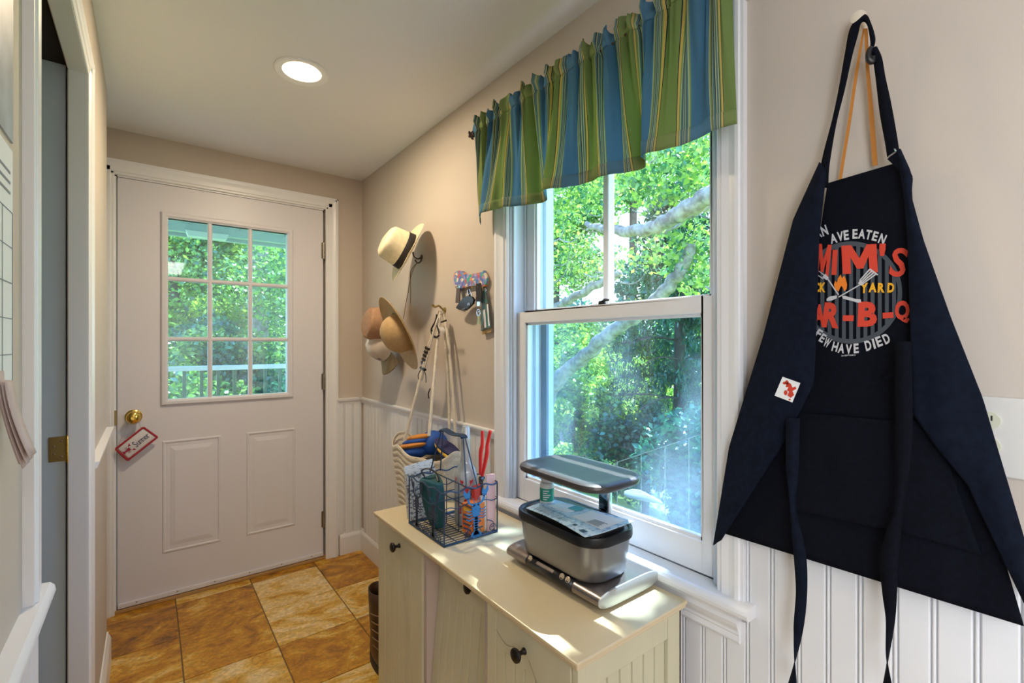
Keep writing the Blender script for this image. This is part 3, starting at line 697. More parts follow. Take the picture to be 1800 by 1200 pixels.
# ------------------------------------------------------------------ lobster motif (unit drawing: x right, y down, tail at the bottom)
def blob(cx, cy, rx, ry, n=14, rot=0):
    ca, sa = math.cos(R(rot)), math.sin(R(rot))
    return [(cx + rx * math.cos(2 * math.pi * k / n) * ca - ry * math.sin(2 * math.pi * k / n) * sa, cy + rx * math.cos(2 * math.pi * k / n) * sa + ry * math.sin(2 * math.pi * k / n) * ca) for k in range(n)]
def lobster_shapes():
    sh = [blob(0, -.02, .15, .22)]
    for i in range(5): sh.append([(-.11 + i * .008, .20 + i * .075), (.11 - i * .008, .20 + i * .075), (.10 - i * .008, .255 + i * .075), (-.10 + i * .008, .255 + i * .075)])
    sh.append([(-.055, .16), (.055, .16), (.045, .60), (-.045, .60)])
    for a in (-50, -25, 0, 25, 50): sh.append(blob(math.sin(R(a)) * .12, .58 + .10 * math.cos(R(a)), .05, .12, 10, -a))
    for s_ in (-1, 1):
        for i in range(4):
            y = -.06 + i * .085
            sh.append([(s_ * .12, y), (s_ * .24, y + .03), (s_ * .34, y - .02), (s_ * .345, y), (s_ * .25, y + .06), (s_ * .12, y + .03)])
        sh.append([(s_ * .09, -.14), (s_ * .27, -.26), (s_ * .33, -.42), (s_ * .26, -.42), (s_ * .20, -.27), (s_ * .03, -.19)])
        sh.append([(s_ * .25, -.38), (s_ * .36, -.42), (s_ * .44, -.56), (s_ * .42, -.70), (s_ * .34, -.60), (s_ * .31, -.55), (s_ * .24, -.66), (s_ * .20, -.52)])
        sh.append([(s_ * .02, -.22), (s_ * .05, -.22), (s_ * .13, -.40), (s_ * .11, -.40)])
    return sh
LOB = lobster_shapes()
def lobster(mb, mp, thick=None):
    for s_ in LOB:
        if thick: mb.prism([mp(*p) for p in s_], thick)
        else: sheet2(mb, s_, mp)

# ------------------------------------------------------------------ wire basket
M['wire'] = mat('navy_wire', (.018, .045, .10), .35, metal=.2)
M['lobblue'] = mat('blue_enamel', (.03, .20, .48), .4)
bk = thing('wire_basket', (.785, 1.345, CT), 'navy wire bottle carrier basket with lobster cut-outs', 'basket')
X0, X1, Y0, Y1 = .690, .882, 1.227, 1.462; ZB, ZT = CT + .004, CT + .158
def wave(p, q, amp=.004, n=24, ph=0):
    P, Q = Vector(p), Vector(q); return [P.lerp(Q, k / n) + Vector((0, 0, amp * math.sin(k / n * math.pi * 6 + ph))) for k in range(n + 1)]
corners = [(X0, Y0), (X1, Y0), (X1, Y1), (X0, Y1)]
b = MB()
for i in range(4):
    (xa, ya), (xb, yb) = corners[i], corners[(i + 1) % 4]
    b.tube([(xa, ya, ZB - .004), (xa, ya, ZT)], .0022, 6)
    b.tube([(xa, ya, ZB), (xb, yb, ZB)], .0036, 6)
b.build('frame', M['wire'], bk, smooth=True)
b = MB()
for i in range(4):
    (xa, ya), (xb, yb) = corners[i], corners[(i + 1) % 4]
    b.tube(wave((xa, ya, ZT), (xb, yb, ZT)), .0026, 6); b.tube(wave((xa, ya, ZB + .105), (xb, yb, ZB + .105), .004), .0017, 6)
b.build('rim', M['wire'], bk, smooth=True)
b = MB()
for k in range(1, 14): y = Y0 + (Y1 - Y0) * k / 14; b.tube([(X0, y, ZB), (X1, y, ZB)], .0013, 5)
for k in range(1, 4): x = X0 + (X1 - X0) * k / 4; b.tube([(x, Y0, ZB - .002), (x, Y1, ZB - .002)], .0015, 5)
b.build('base_grid', M['wire'], bk)
b = MB(); xm = .787
b.tube([(xm, Y0, ZT - .005), (xm, Y1, ZT - .005)], .002, 6); b.tube([(xm, Y0, ZB + .09), (xm, Y1, ZB + .09)], .0016, 6)
for yy in (1.305, 1.384): b.tube([(X0, yy, ZB + .105), (X1, yy, ZB + .105)], .0016, 6); b.tube([(xm, yy, ZB), (xm, yy, ZT - .005)], .0016, 6)
b.build('divider', M['wire'], bk, smooth=True)
b = MB()                                               # scroll feet along the two visible sides
def scroll(c, ax, r, flip=1):
    ax = Vector(ax); return [Vector(c) + ax * (flip * (r * (1 - t * .75)) * math.cos(t * 9)) + Vector((0, 0, (r * (1 - t * .75)) * math.sin(t * 9))) for t in np.linspace(0, 1, 26)]
for t in np.linspace(.12, .88, 8): b.tube(scroll((X0 - .001, Y0 + (Y1 - Y0) * t, ZB + .013), (0, 1, 0), .012), .0011, 5)
for t in (.42, .6, .9): b.tube(scroll((X0 + (X1 - X0) * t, Y0 - .001, ZB + .015), (1, 0, 0), .014), .0012, 5)
b.tube(dense([(X0 + .11, Y0 - .001, ZB + .045), (X0 + .085, Y0 - .001, ZB + .032), (X0 + .07, Y0 - .001, ZB)]), .0013, 5); b.tube(dense([(X0 + .15, Y0 - .001, ZB + .045), (X0 + .175, Y0 - .001, ZB + .032), (X0 + .18, Y0 - .001, ZB)]), .0013, 5)
b.build('scrollwork', M['wire'], bk)['kind'] = 'stuff'
sc_l = .105
b = MB(); lobster(b, lambda x, y: Vector((.800 + x * sc_l, Y0 - .0025, .745 - y * sc_l * 1.0)), (0, -.0012, 0)); b.build('lobster_plaque', M['lobblue'], bk)
for yc in (1.40, 1.29):
    b = MB(); lobster(b, lambda x, y: Vector((X0 - .0025, yc - x * sc_l * .85, .745 - y * sc_l)), (-.0012, 0, 0)); b.build('lobster_plaque', M['wire'], bk)
b = MB(); HT = .968
ya_, yb_ = Y1 - .048, Y0 + .048
for yy, yt in ((Y1, ya_), (Y0, yb_)):
    for a_, c_ in ((-.020, -.002), (.020, .004)):
        b = MB(); b.tube([(xm + a_, yy, ZT), (xm + c_, yt, HT)], .0022, 6); b.build('handle_wire', M['wire'], bk, smooth=True)
b = MB()
for o_ in (-.008, 0, .008): b.tube(dense([(xm + o_, ya_ + .003, HT - .003), (xm + o_, ya_ - .02, HT + .005), (xm + o_, (ya_ + yb_) / 2, HT - .002), (xm + o_, yb_ + .01, HT + .002), (xm + o_, yb_ - .003, HT - .004)]), .0042, 8)
b.build('handle_grip', M['wire'], bk, smooth=True)

# contents
M['bottleglass'] = bpy.data.materials.new('pale_milky_glass'); M['bottleglass'].use_nodes = True
n = M['bottleglass'].node_tree; n.nodes.clear(); L = n.links.new
o_ = n.nodes.new('ShaderNodeOutputMaterial'); tr = n.nodes.new('ShaderNodeBsdfTransparent'); tr.inputs[0].default_value = (.93, .97, 1, 1)
df = n.nodes.new('ShaderNodeBsdfDiffuse'); df.inputs[0].default_value = (.88, .93, .98, 1); gl = n.nodes.new('ShaderNodeBsdfGlossy'); gl.inputs['Roughness'].default_value = .06
ly = n.nodes.new('ShaderNodeLayerWeight'); ly.inputs[0].default_value = .45
m1 = n.nodes.new('ShaderNodeMixShader'); m1.inputs[0].default_value = .5; L(tr.outputs[0], m1.inputs[1]); L(df.outputs[0], m1.inputs[2])
m2 = n.nodes.new('ShaderNodeMixShader'); L(ly.outputs['Fresnel'], m2.inputs[0]); L(m1.outputs[0], m2.inputs[1]); L(gl.outputs[0], m2.inputs[2]); L(m2.outputs[0], o_.inputs[0])
BC = (.838, 1.345)
bo = thing('glass_bottle', (*BC, CT + .006), 'tall clear glass bottle with red lobster print standing in the wire basket', 'bottle')
T_ = Matrix.Translation((*BC, CT + .006))
bp_ = [(0, .002), (.032, 0), (.036, .003), (.0375, .01), (.0375, .150), (.036, .165), (.030, .182), (.020, .197), (.0165, .21), (.0155, .245), (.0150, .275), (.0165, .277), (.0165, .282), (.0145, .285), (.0140, .310), (.013, .312)]
b = MB(); b.lathe(bp_, T_, 36); b.build('bottle_body', M['bottleglass'], bo, smooth=True)
b = MB(); M['red'] = mat('red_print', (.62, .03, .04), .4)
def on_bottle(x, y, a0=R(-118), zc=.118, s_=.05): a = a0 + x * s_ / .038; return T_ @ Vector((.0382 * math.cos(a), .0382 * math.sin(a), zc - y * s_))
lobster(b, on_bottle); lobster(b, lambda x, y: on_bottle(x, y, R(178), .148, .016)); lobster(b, lambda x, y: on_bottle(x, y, R(-150), .06, .025)); b.build('lobster_print', M['red'], bo)
b = MB(); b.lathe([(.0125, .275), (.0125, .318), (.010, .321), (0, .321)], T_, 20); b.build('glass_stopper', M['bottleglass'], bo, smooth=True)

sh = thing('pruning_shears', (.868, 1.255, CT + .01), 'pruning shears with long red handles standing in the basket', 'shears')
M['redgrip'] = mat('red_rubber', (.78, .03, .03), .35); M['blade'] = mat('dark_steel', (.12, .12, .13), .3, metal=.8)
sA = PX(862, 757, .868); sB = PX(848, 757, .868); sC = PX(846, 835, .864)
for top_, off in ((sA, 1), (sB, -1)):
    b = MB(); mid = (top_ + sC) / 2 + Vector((0, -.006 * off, .0)); b.tube(dense([top_, top_.lerp(sC, .3) + Vector((0, .001 * off, 0)), mid, sC + Vector((0, -.006 * off, 0))], 6), [.0062, .0068, .0075, .0085, .0075, .005], 12, flat=.8); b.build('handle', M['redgrip'], sh, smooth=True)
b = MB(); b.lathe([(.009, -.005), (.009, .005), (.006, .007), (0, .007)], frame_mat((-1, 0, 0), sC + Vector((0, 0, -.012))), 16)
d_ = Vector((.0, .012, -.10)); b.prism([sC + Vector((0, -.008, -.01)), sC + Vector((0, .008, -.01)), sC + Vector((0, .012, -.05)), sC + Vector((0, .004, -.095)), sC + Vector((0, -.008, -.05))], (.003, 0, 0))
b.prism([sC + Vector((-.003, -.006, -.01)), sC + Vector((-.003, .006, -.01)), sC + Vector((-.003, .002, -.05)), sC + Vector((-.003, -.012, -.075))], (-.003, 0, 0)); b.build('blade', M['blade'], sh)

def carton(name, label, cat, cx, cy, z, sx, sy, sz, rot, tilt, m, extra=None):
    t = thing(name, (cx, cy, z), label, cat)
    Tm = Matrix.Translation((cx, cy, z)) @ Matrix.Rotation(R(rot), 4, 'Z') @ Matrix.Rotation(R(tilt), 4, 'X')
    b = MB(); b.box((-sx / 2, -sy / 2, 0), (sx / 2, sy / 2, sz)); b.v = [Tm @ v for v in b.v]; b.build('carton', m, t, bevel=.0008)
    if extra: extra(t, Tm)
    return t
M['orange'] = mat('orange_card', (.80, .13, .03), .45, col2=(.85, .30, .05), vscale=25)
M['redcard'] = mat('red_card', (.65, .05, .03), .5, var=.1)
M['yel'] = mat('yellow_ink', (.85, .55, .08), .5); M['pink'] = mat('pink_white_card', (.80, .50, .48), .5)
def ex1(t, Tm):
    b = MB(); 
    for i in range(4): b.add([Tm @ Vector((-.0275, -.02 + (i % 2) * .004, .012 + i * .014)), Tm @ Vector((-.0275, .018, .012 + i * .014)), Tm @ Vector((-.0275, .018, .018 + i * .014)), Tm @ Vector((-.0275, -.02, .018 + i * .014))], [(0, 1, 2, 3)])
    for i in range(3): b.add([Tm @ Vector((-.02, -.0235, .015 + i * .02)), Tm @ Vector((.018 - i * .006, -.0235, .015 + i * .02)), Tm @ Vector((.018 - i * .006, -.0235, .020 + i * .02)), Tm @ Vector((-.02, -.0235, .020 + i * .02))], [(0, 1, 2, 3)])
    b.build('carton_print', M['ink'], t)
    b = MB(); b.add([Tm @ Vector((-.0275, -.015, .07)), Tm @ Vector((-.0275, .015, .07)), Tm @ Vector((-.0275, .015, .08)), Tm @ Vector((-.0275, -.015, .08))], [(0, 1, 2, 3)]); b.build('carton_band', M['yel'], t)
carton('seed_box', 'orange printed carton at the near end of the wire basket', 'box', .815, 1.262, CT + .007, .054, .046, .092, 8, 0, M['orange'], ex1)
carton('red_box', 'taller plain red carton behind the orange one in the basket', 'box', .848, 1.288, CT + .007, .05, .012, .135, 20, 0, M['redcard'])
def ex2(t, Tm):
    b = MB(); b.add([Tm @ Vector((-.0155, -.0055, .01)), Tm @ Vector((-.0155, .0055, .01)), Tm @ Vector((-.0155, .0055, .172)), Tm @ Vector((-.0155, -.0055, .172))], [(0, 1, 2, 3)]); b.build('white_face', M['papwhite'], t)
carton('pink_box', 'tall narrow pink and white box beside the red shears in the basket', 'box', .866, 1.238, CT + .007, .030, .012, .175, -12, -3, M['pink'], ex2)
carton('white_box', 'white carton standing between the lobster plaque and the pink box', 'box', .852, 1.250, CT + .007, .034, .010, .11, -10, 0, M['papwhite'])

# teal cloth pouch slumped in the basket
M['teal'] = mat('teal_cloth', (.010, .085, .10), .7, var=.25, vscale=20, bump=.2, bscale=90)
b = MB(); rows = []
for z, sx, sy, ox, oy in ((.668, .016, .020, .012, -.012), (.672, .024, .026, .012, -.010), (.70, .030, .034, .006, -.006), (.74, .034, .042, 0, 0), (.79, .036, .048, -.003, .004), (.815, .034, .050, -.004, .006), (.822, .030, .046, -.004, .006), (.815, .026, .042, -.004, .006)):
    rows.append([Vector((.733 + ox + sx * math.cos(a) * (1 + .08 * math.sin(3 * a + z * 30)), 1.375 + oy + sy * math.sin(a) * (1 + .06 * math.sin(4 * a)), z + .006 * math.sin(a * 2 + 1) * (z > .78))) for a in np.linspace(0, 2 * math.pi, 29)[:-1]])
b.add(rows[0], [tuple(range(28))]); b.grid(rows, closed=True); b.add(rows[-1], [tuple(range(28))])
tp = thing('teal_pouch', (.74, 1.36, .668), 'dark teal cloth pouch with a strap slumped in the wire basket', 'pouch'); b.build('pouch', M['teal'], tp, smooth='all')
b = MB(); b.tube(dense([(.728, 1.425, .818), (.72, 1.432, .838), (.735, 1.415, .846), (.75, 1.39, .835), (.745, 1.36, .815)], 6), .005, 8, flat=.5); b.build('strap', M['black'], tp, smooth=True)

# newsprint booklets between the basket and the wall
M['news'] = paper_mat('newsprint', (.66, .66, .62), (.16, .16, .17), (90, 90, 150), .54)
M['newsw'] = paper_mat('newsprint_cover', (.74, .74, .72), (.28, .29, .30), (60, 60, 240), .60)
nb = thing('folded_newspaper', (.74, 1.50, CT), 'folded black and white newspaper standing behind the wire basket', 'newspaper')
for i, (dy, zt, m_) in enumerate(((0, .150, 'news'), (.010, .160, 'newsw'), (.020, .172, 'newsw'))):
    b = MB(); rows = []
    for t_ in np.linspace(0, 1, 6):
        rows.append([Vector((.700 + .11 * s_, 1.478 + dy + t_ * .030 + .004 * math.sin(s_ * 3), CT + .002 + t_ * zt + .012 * s_ * t_)) for s_ in np.linspace(0, 1, 7)])
    b.grid(rows); b.build('page', M[m_], nb, solid=.004)

# ------------------------------------------------------------------ hooks and hats
M['iron'] = mat('dark_bronze_iron', (.10, .07, .05), .4, metal=.7)
def coat_hook(name, label, p, m, r=.0032, long=True):
    t = thing(name, tuple(p), label, 'hook')
    P = Vector(p)
    b = MB(); b.lathe([(.013, 0), (.013, .002), (.009, .004), (0, .005)], frame_mat((-1, 0, 0), P), 20); b.build('back_plate', m, t, smooth=True)
    b = MB(); b.tube(dense([P, P + Vector((-.012, 0, .004)), P + Vector((-.03, 0, .018)), P + Vector((-.048, 0, .012)), P + Vector((-.062, 0, .022))] if long else [P, P + Vector((-.02, 0, -.01)), P + Vector((-.04, 0, .0)), P + Vector((-.045, 0, .02))]), [r * 1.4, r, r, r * 1.3], 10); b.build('upper_prong', m, t, smooth=True)
    b = MB(); b.tube(dense([P + Vector((0, 0, -.004)), P + Vector((-.006, 0, -.022)), P + Vector((-.022, 0, -.03)), P + Vector((-.034, 0, -.016))]), [r * 1.3, r, r, r * 1.3], 10); b.build('lower_prong', m, t, smooth=True)
    return t
coat_hook('coat_hook', 'dark iron coat hook behind the cream panama hat', PX(741, 452), M['iron'], long=False)
coat_hook('coat_hook', 'dark iron coat hook hidden behind the brown wide-brimmed hats', PX(712, 600), M['iron'])
coat_hook('coat_hook', 'curved bronze coat hook holding the rope tote handles', PX(782, 545), M['agedbrass'], .0042)

def straw(name, c, c2, sc_=260):
    return mat(name, c, .7, col2=c2, vscale=sc_ * .25, bump=.35, bscale=sc_)
def make_hat(name, label, cat, center, nrm, roll, brim=(.15, .13), rad=(.082, .07), ch=.12, m=None, band=None, pinch=.03, curl=.012, dome=False, bandz=(.004, .026), crease=.015):
    t = thing(name, tuple(center), label, cat); Mx = frame_mat(nrm, center, roll)
    N = 48; b = MB(); rows = []
    def pt(rx, ry, z, a, k=0):
        return Mx @ Vector((rx * math.cos(a), ry * math.sin(a), z))
    for f in (1, .985, .8, .6, .35, .12, 0):
        rows.append([pt(rad[0] + (brim[0] - rad[0]) * f, rad[1] + (brim[1] - rad[1]) * f, curl * f * f * (1 if dome else (abs(math.sin(a)) * 1.6 - abs(math.cos(a)) * .6)), a) for a in np.linspace(0, 2 * math.pi, N + 1)[:-1]])
    brim_rows = list(rows)
    bb = MB(); bb.grid(brim_rows, closed=True); bb.build('brim', m, t, smooth='all', solid=.0022)
    rows = [brim_rows[-1]]
    for h in np.linspace(0, 1, 13)[1:]:
        if dome: s_ = math.sqrt(max(0, 1 - h ** 2.6)); 
        else: s_ = (1 - .14 * h) if h < .8 else (.888 * math.sqrt(max(0, 1 - ((h - .8) / .2) ** 2)) ** .7)
        r_ = []
        for a in np.linspace(0, 2 * math.pi, N + 1)[:-1]:
            x, y = rad[0] * s_ * math.cos(a), rad[1] * s_ * math.sin(a)
            z = ch * h
            if not dome:
                fr = max(0, math.cos(a)) ** 2 * h * h; y *= (1 - pinch * 8 * fr * h)        # front pinch
                z -= crease * math.exp(-(y / .016) ** 2) * (h ** 6) ; z -= .018 * max(0, -x / rad[0]) * h ** 3
            r_.append(Mx @ Vector((x, y, z)))
        rows.append(r_)
    bb = MB(); bb.grid(rows, closed=True)
    if rows and not dome: pass
    bb.build('crown', m, t, smooth='all')
    if band:
        rows = []
        for z in (bandz[0], bandz[0] + .001, bandz[1] - .001, bandz[1]):
            e = .0015 if bandz[0] < z < bandz[1] else .0002; s_ = 1 - .14 * z / ch if not dome else math.sqrt(max(0, 1 - (z / ch) ** 2.6))
            rows.append([pt((rad[0] * s_ + e), (rad[1] * s_ + e), z, a) for a in np.linspace(0, 2 * math.pi, N + 1)[:-1]])
        bb = MB(); bb.grid(rows, closed=True); bb.build('hat_band', band, t, smooth='all')
    return t
cv = lambda l, u, t: LEFT * l + UP * u + TOW * t
M['panama'] = straw('panama_straw', (.80, .68, .42), (.88, .78, .54))
M['tan'] = straw('tan_felt', (.46, .29, .12), (.52, .34, .16)); M['brownhat'] = straw('brown_felt', (.40, .22, .12), (.45, .26, .15))
M['blackband'] = mat('black_ribbon', (.012, .008, .012), .7); M['greyband'] = mat('taupe_ribbon', (.24, .20, .15), .7)
make_hat('panama_hat', 'cream panama hat with a black ribbon hanging highest on the wall', 'hat', PX(716, 443, .948), cv(.80, .40, .45), (0, .35, -1), m=M['panama'], band=M['blackband'], brim=(.150, .125), rad=(.088, .078), ch=.128, curl=.010, bandz=(.003, .034))
make_hat('fedora_hat', 'reddish brown creased fedora behind the round-crowned tan hat', 'hat', PX(679, 572, .955), cv(.80, .12, .58), (0.1, .1, -1), m=M['brownhat'], band=M['greyband'], brim=(.115, .105), rad=(.090, .080), ch=.118, pinch=.06, crease=.055)
make_hat('round_tan_hat', 'wide-brimmed tan hat with a round dome crown hanging in front', 'hat', PX(707, 583, .905), cv(.80, -.42, .42), (0, .2, 1), m=M['tan'], brim=(.178, .165), rad=(.088, .082), ch=.098, dome=True, curl=.022)
# baseball cap beneath
cp = thing('baseball_cap', tuple(PX(672, 622, .93)), 'white baseball cap with an olive bill hanging under the brown hats', 'cap')
M['capw'] = mat('white_cap_cloth', (.66, .58, .50), .8, bump=.1, bscale=200); M['olive'] = mat('olive_cap_cloth', (.33, .27, .17), .8, bump=.1, bscale=200); M['purple'] = mat('purple_thread', (.10, .05, .20), .7)
Mx = frame_mat(cv(.62, .12, .55), PX(677, 606, .96), (0, .15, -1))
b = MB(); rows = []
for h in np.linspace(0, 1, 11): rows.append([Mx @ Vector((.083 * math.cos(a) * math.sqrt(max(0, 1 - h ** 2.4)), .074 * math.sin(a) * math.sqrt(max(0, 1 - h ** 2.4)), .10 * h)) for a in np.linspace(0, 2 * math.pi, 33)[:-1]])
b.grid(rows, closed=True); b.build('cap_crown', M['capw'], cp, smooth='all')
b = MB(); rows = []
for f in np.linspace(0, 1, 9):
    rows.append([Mx @ Vector((.078 * math.cos(a) + f * .075 * math.cos(a * .75), .072 * math.sin(a) * (1 + .05 * f), -.005 - .02 * f - .035 * math.sin(a) ** 2 * f)) for a in np.linspace(-1.25, 1.25, 15)])
b.grid(rows); b.build('bill', M['olive'], cp, smooth='all', solid=.004)
b = MB(); GOFF[0] = .03
for i, ch_ in enumerate('WUY'):
    def mpc(u, v): 
        a = u; h = v; r_ = math.sqrt(max(0, 1 - h ** 2.4)); return Mx @ Vector((.0845 * math.cos(a) * r_, .0755 * math.sin(a) * r_, .101 * h))
    glyph(b, ch_, .48 - i * .26, .30, -.22, .24, 0, lambda u, v: mpc(u, .60 - v))
b.build('cap_lettering', M['purple'], cp)
# two thin cords from the hook to the hats
b = MB(); p0 = PX(733, 462, .99)
b.tube(dense([p0, PX(724, 480, .975), PX(716, 520, .965), PX(709, 560, .95)]), .0018, 6); b.tube(dense([p0, PX(722, 478, .97), PX(722, 520, .965), PX(720, 556, .94)]), .0018, 6)
tag(b.build('hat_cord', mat('brown_cord', (.22, .14, .07), .7), smooth=True), 'thin brown chin cord hanging from the hook behind the panama hat', 'cord')

# ------------------------------------------------------------------ rope tote
M['rope'] = mat('cream_cotton_rope', (.70, .62, .50), .85, var=.05, vscale=30, bump=.5, bscale=150)
M['navy'] = mat('navy_cotton', (.035, .025, .11), .85, bump=.4, bscale=150)
tote = thing('rope_tote_bag', (.93, 1.83, .38), 'large cream rope tote bag with a navy base hanging below the wall rail', 'bag')
TC = Vector((.925, 1.80))
def tote_pt(a, t):
    # t: 0 bottom .. 1 rim
    hx = .060 + .025 * t; hy = .155 + .105 * t
    ca, sa = math.cos(a), math.sin(a)
    x = TC.x + hx * math.copysign(abs(ca) ** .8, ca); y = TC.y + hy * math.copysign(abs(sa) ** .9, sa)
    top = .832 + .022 * math.cos(4 * a + .3) + (-.045) * math.exp(-((abs(math.sin(a))) / .32) ** 2) * (1 if ca < 0 else .4)
    z = .40 + (top - .40) * t
    return Vector((x, y, z))
b = MB(); rows = []; NR = 17; per = 6
for i in range(NR * per + 1):
    t_ = i / (NR * per); r_ = .0042 * abs(math.sin(math.pi * i / per)); rw = []
    for a in np.linspace(0, 2 * math.pi, 73)[:-1]:
        p = tote_pt(a, t_); o = Vector((p.x - TC.x, (p.y - TC.y) * .35, 0)).normalized(); rw.append(p + o * r_ + Vector((0, 0, .003 * math.sin(a * 7))))
    rows.append(rw)
cut = 5 * per
b.grid(rows[cut:], closed=True); b.build('bag_body', M['rope'], tote, smooth='all', recalc=False, solid=.004)
b = MB(); b.grid(rows[:cut + 1], closed=True); b.add(rows[0], [tuple(range(72))]); b.build('bag_base', M['navy'], tote, smooth='all', recalc=False)
HK = PX(776, 545, .995)
def hp(u, v, x): return PX(u, v, x)
for pts in ([(712, 772, .862), (730, 700, .90), (752, 615, .95), (768, 556, .985), (772, 546, .99)], [(754, 766, .862), (760, 700, .90), (767, 620, .95), (773, 560, .98), (774, 547, .985)], [(790, 762, .99), (789, 700, 1.0), (786, 640, 1.01), (781, 575, 1.01), (776, 548, 1.0)], [(800, 768, .985), (797, 700, .995), (788, 600, 1.0), (780, 552, 1.0)]):
    P = dense([hp(*q) for q in pts], 10)
    b = MB(); b.tube([p + Vector((0, .0012 * math.sin(i * 1.6), 0)) for i, p in enumerate(P)], [.0062 + .0007 * math.sin(i * 2.1) for i in range(len(P))], 8); b.build('rope_handle', M['rope'], tote, smooth=True)
# folded striped swimwear/towel and yellow flippers in the tote
M['blue'] = mat('blue_fabric', (.015, .09, .42), .7); M['orangef'] = mat('orange_fabric', (.70, .27, .04), .7); M['navy2'] = mat('navy_fabric', (.02, .02, .10), .7); M['yelf'] = mat('yellow_fabric', (.85, .52, .05), .6)
tw = thing('striped_towel', (.92, 1.93, .70), 'blue and orange striped towel folded inside the rope tote', 'towel')
for i, (z, m_) in enumerate(((.795, 'blue'), (.815, 'orangef'), (.833, 'blue'), (.851, 'orangef'))):
    b = MB(); Tm = Matrix.Translation((.905 + i * .008, 1.905 - i * .010, z + .002)) @ Matrix.Rotation(R(-14), 4, 'X') @ Matrix.Diagonal((.058 - .004 * i, .115 - .012 * i, .014, 1))
    if i == 0: Tm = Matrix.Translation((.912, 1.905, .785)) @ Matrix.Rotation(R(-14), 4, 'X') @ Matrix.Diagonal((.055, .105, .028, 1))
    b.lathe([(0, -1)] + [(math.cos(a) ** .6, math.sin(a)) for a in np.linspace(-1.4, 1.4, 9)] + [(0, 1)], Tm, 28); b.build('fold', M[m_], tw, smooth='all')
cp2 = thing('blue_swim_cap', (.97, 1.80, .80), 'rounded blue fabric piece behind the striped towel in the tote', 'fabric')
b = MB(); b.lathe([(0, .06)] + [(.062 * math.cos(a), .045 + .055 * math.sin(a)) for a in np.linspace(1.4, -.8, 9)], Matrix.Translation((.975, 1.83, .785)), 24); b.build('dome', M['blue'], cp2, smooth='all')
fl = thing('yellow_beach_towel', (.95, 1.66, .76), 'yellow and navy folded cloth at the right side of the tote', 'towel')
for (dy, dz, m_, sx) in ((0, .0, 'yelf', .105), (.01, .016, 'navy2', .095), (-.02, -.018, 'navy2', .10)):
    b = MB(); b.lathe([(0, -1)] + [(math.cos(a) ** .6, math.sin(a)) for a in np.linspace(-1.4, 1.4, 9)] + [(0, 1)], Matrix.Translation((.955, 1.66 + dy,   .825 + dz)) @ Matrix.Rotation(R(14), 4, 'X') @ Matrix.Diagonal((.035, sx, .012, 1)), 24); b.build('fold', M[m_], fl, smooth='all')
# leash with black fittings hanging over the hook
ls = thing('dog_leash', tuple(HK), 'thin white cord with black toggles and clip hanging from the bronze hook', 'leash')
b = MB(); b.tube(dense([HK, PX(766, 570, .96), PX(757, 605, .945), PX(748, 640, .935), PX(741, 668, .93)]), .0045, 8); b.build('cord', M['rope'], ls, smooth=True)
b = MB()
for v_ in range(5):
    c0 = PX(752 - v_ * 1.8, 612 + v_ * 6.5, .94); b.tube([c0 + Vector((0, .016, .004)), c0 + Vector((-.006, .004, 0)), c0 + Vector((-.003, -.016, -.004))], .0062, 8)
b.build('toggle', M['black'], ls, smooth=True)
b = MB(); b.tube(dense([PX(744, 648, .93), PX(739, 651, .925), PX(735, 660, .925), PX(737, 669, .925)]), .002, 6); b.tube(dense([PX(744, 648, .93), PX(748, 658, .925), PX(749, 672, .925)]), .0018, 6); b.tube([PX(740, 646, .93), PX(747, 650, .93)], .007, 8); b.build('black_string', M['black'], ls, smooth=True)
b = MB(); b.tube(dense([PX(768, 552, .97), PX(765, 565, .965), PX(758, 580, .96), PX(764, 592, .958), PX(772, 588, .955), PX(768, 572, .955)]), .005, 8, flat=.6); b.tube(dense([PX(776, 566, .97), PX(784, 563, .965)]), .004, 6); b.tube(dense([PX(756, 683, .95), PX(753, 692, .95), PX(754, 700, .95)]), .003, 6); b.build('webbing', M['black'], ls, smooth=True)['kind'] = 'stuff'
b = MB()
for i in range(3):
    b.tube([PX(772 + i * 3, 575, .95), PX(776 + i * 3, 581, .95), PX(772 + i * 3, 588, .95)], .0013, 5)
b.build('white_stitching', M['papwhite'], ls)

# ------------------------------------------------------------------ key rack
kr = thing('animal_key_rack', tuple(PX(830, 500, 1.035)), 'small painted animal-shaped key rack in many colours on the wall', 'key rack')
def W1(u, v, x=1.03): return PX(u, v, x)
def wprism(mb, poly, x, th, m=0): mb.prism([PX(u, v, x) for u, v in poly], (-th, 0, 0), m)
body = [(800, 486), (802, 479), (808, 475.5), (815, 476), (820, 480), (826, 483), (840, 480), (850, 478), (853, 475), (855, 478), (859, 487), (859, 495), (855, 503), (849, 506), (842, 502), (830, 503), (822, 505), (816, 506), (812, 511), (808, 511), (806, 504), (801, 500)]
M['rack'] = bpy.data.materials.new('patchwork_paint'); M['rack'].use_nodes = True
n = M['rack'].node_tree; t_ = n.nodes.new('ShaderNodeTexCoord'); vo = n.nodes.new('ShaderNodeTexVoronoi'); vo.inputs['Scale'].default_value = 75
r_ = n.nodes.new('ShaderNodeValToRGB'); r_.color_ramp.interpolation = 'CONSTANT'
e = r_.color_ramp.elements; e[0].color = (.22, .20, .50, 1); e[1].position = .9; e[1].color = (.75, .65, .5, 1)
for p_, c_ in ((.2, (.10, .16, .42, 1)), (.34, (.55, .10, .12, 1)), (.48, (.05, .40, .32, 1)), (.58, (.70, .22, .05, 1)), (.70, (.40, .30, .60, 1)), (.8, (.12, .30, .45, 1))): q = e.new(p_); q.color = c_
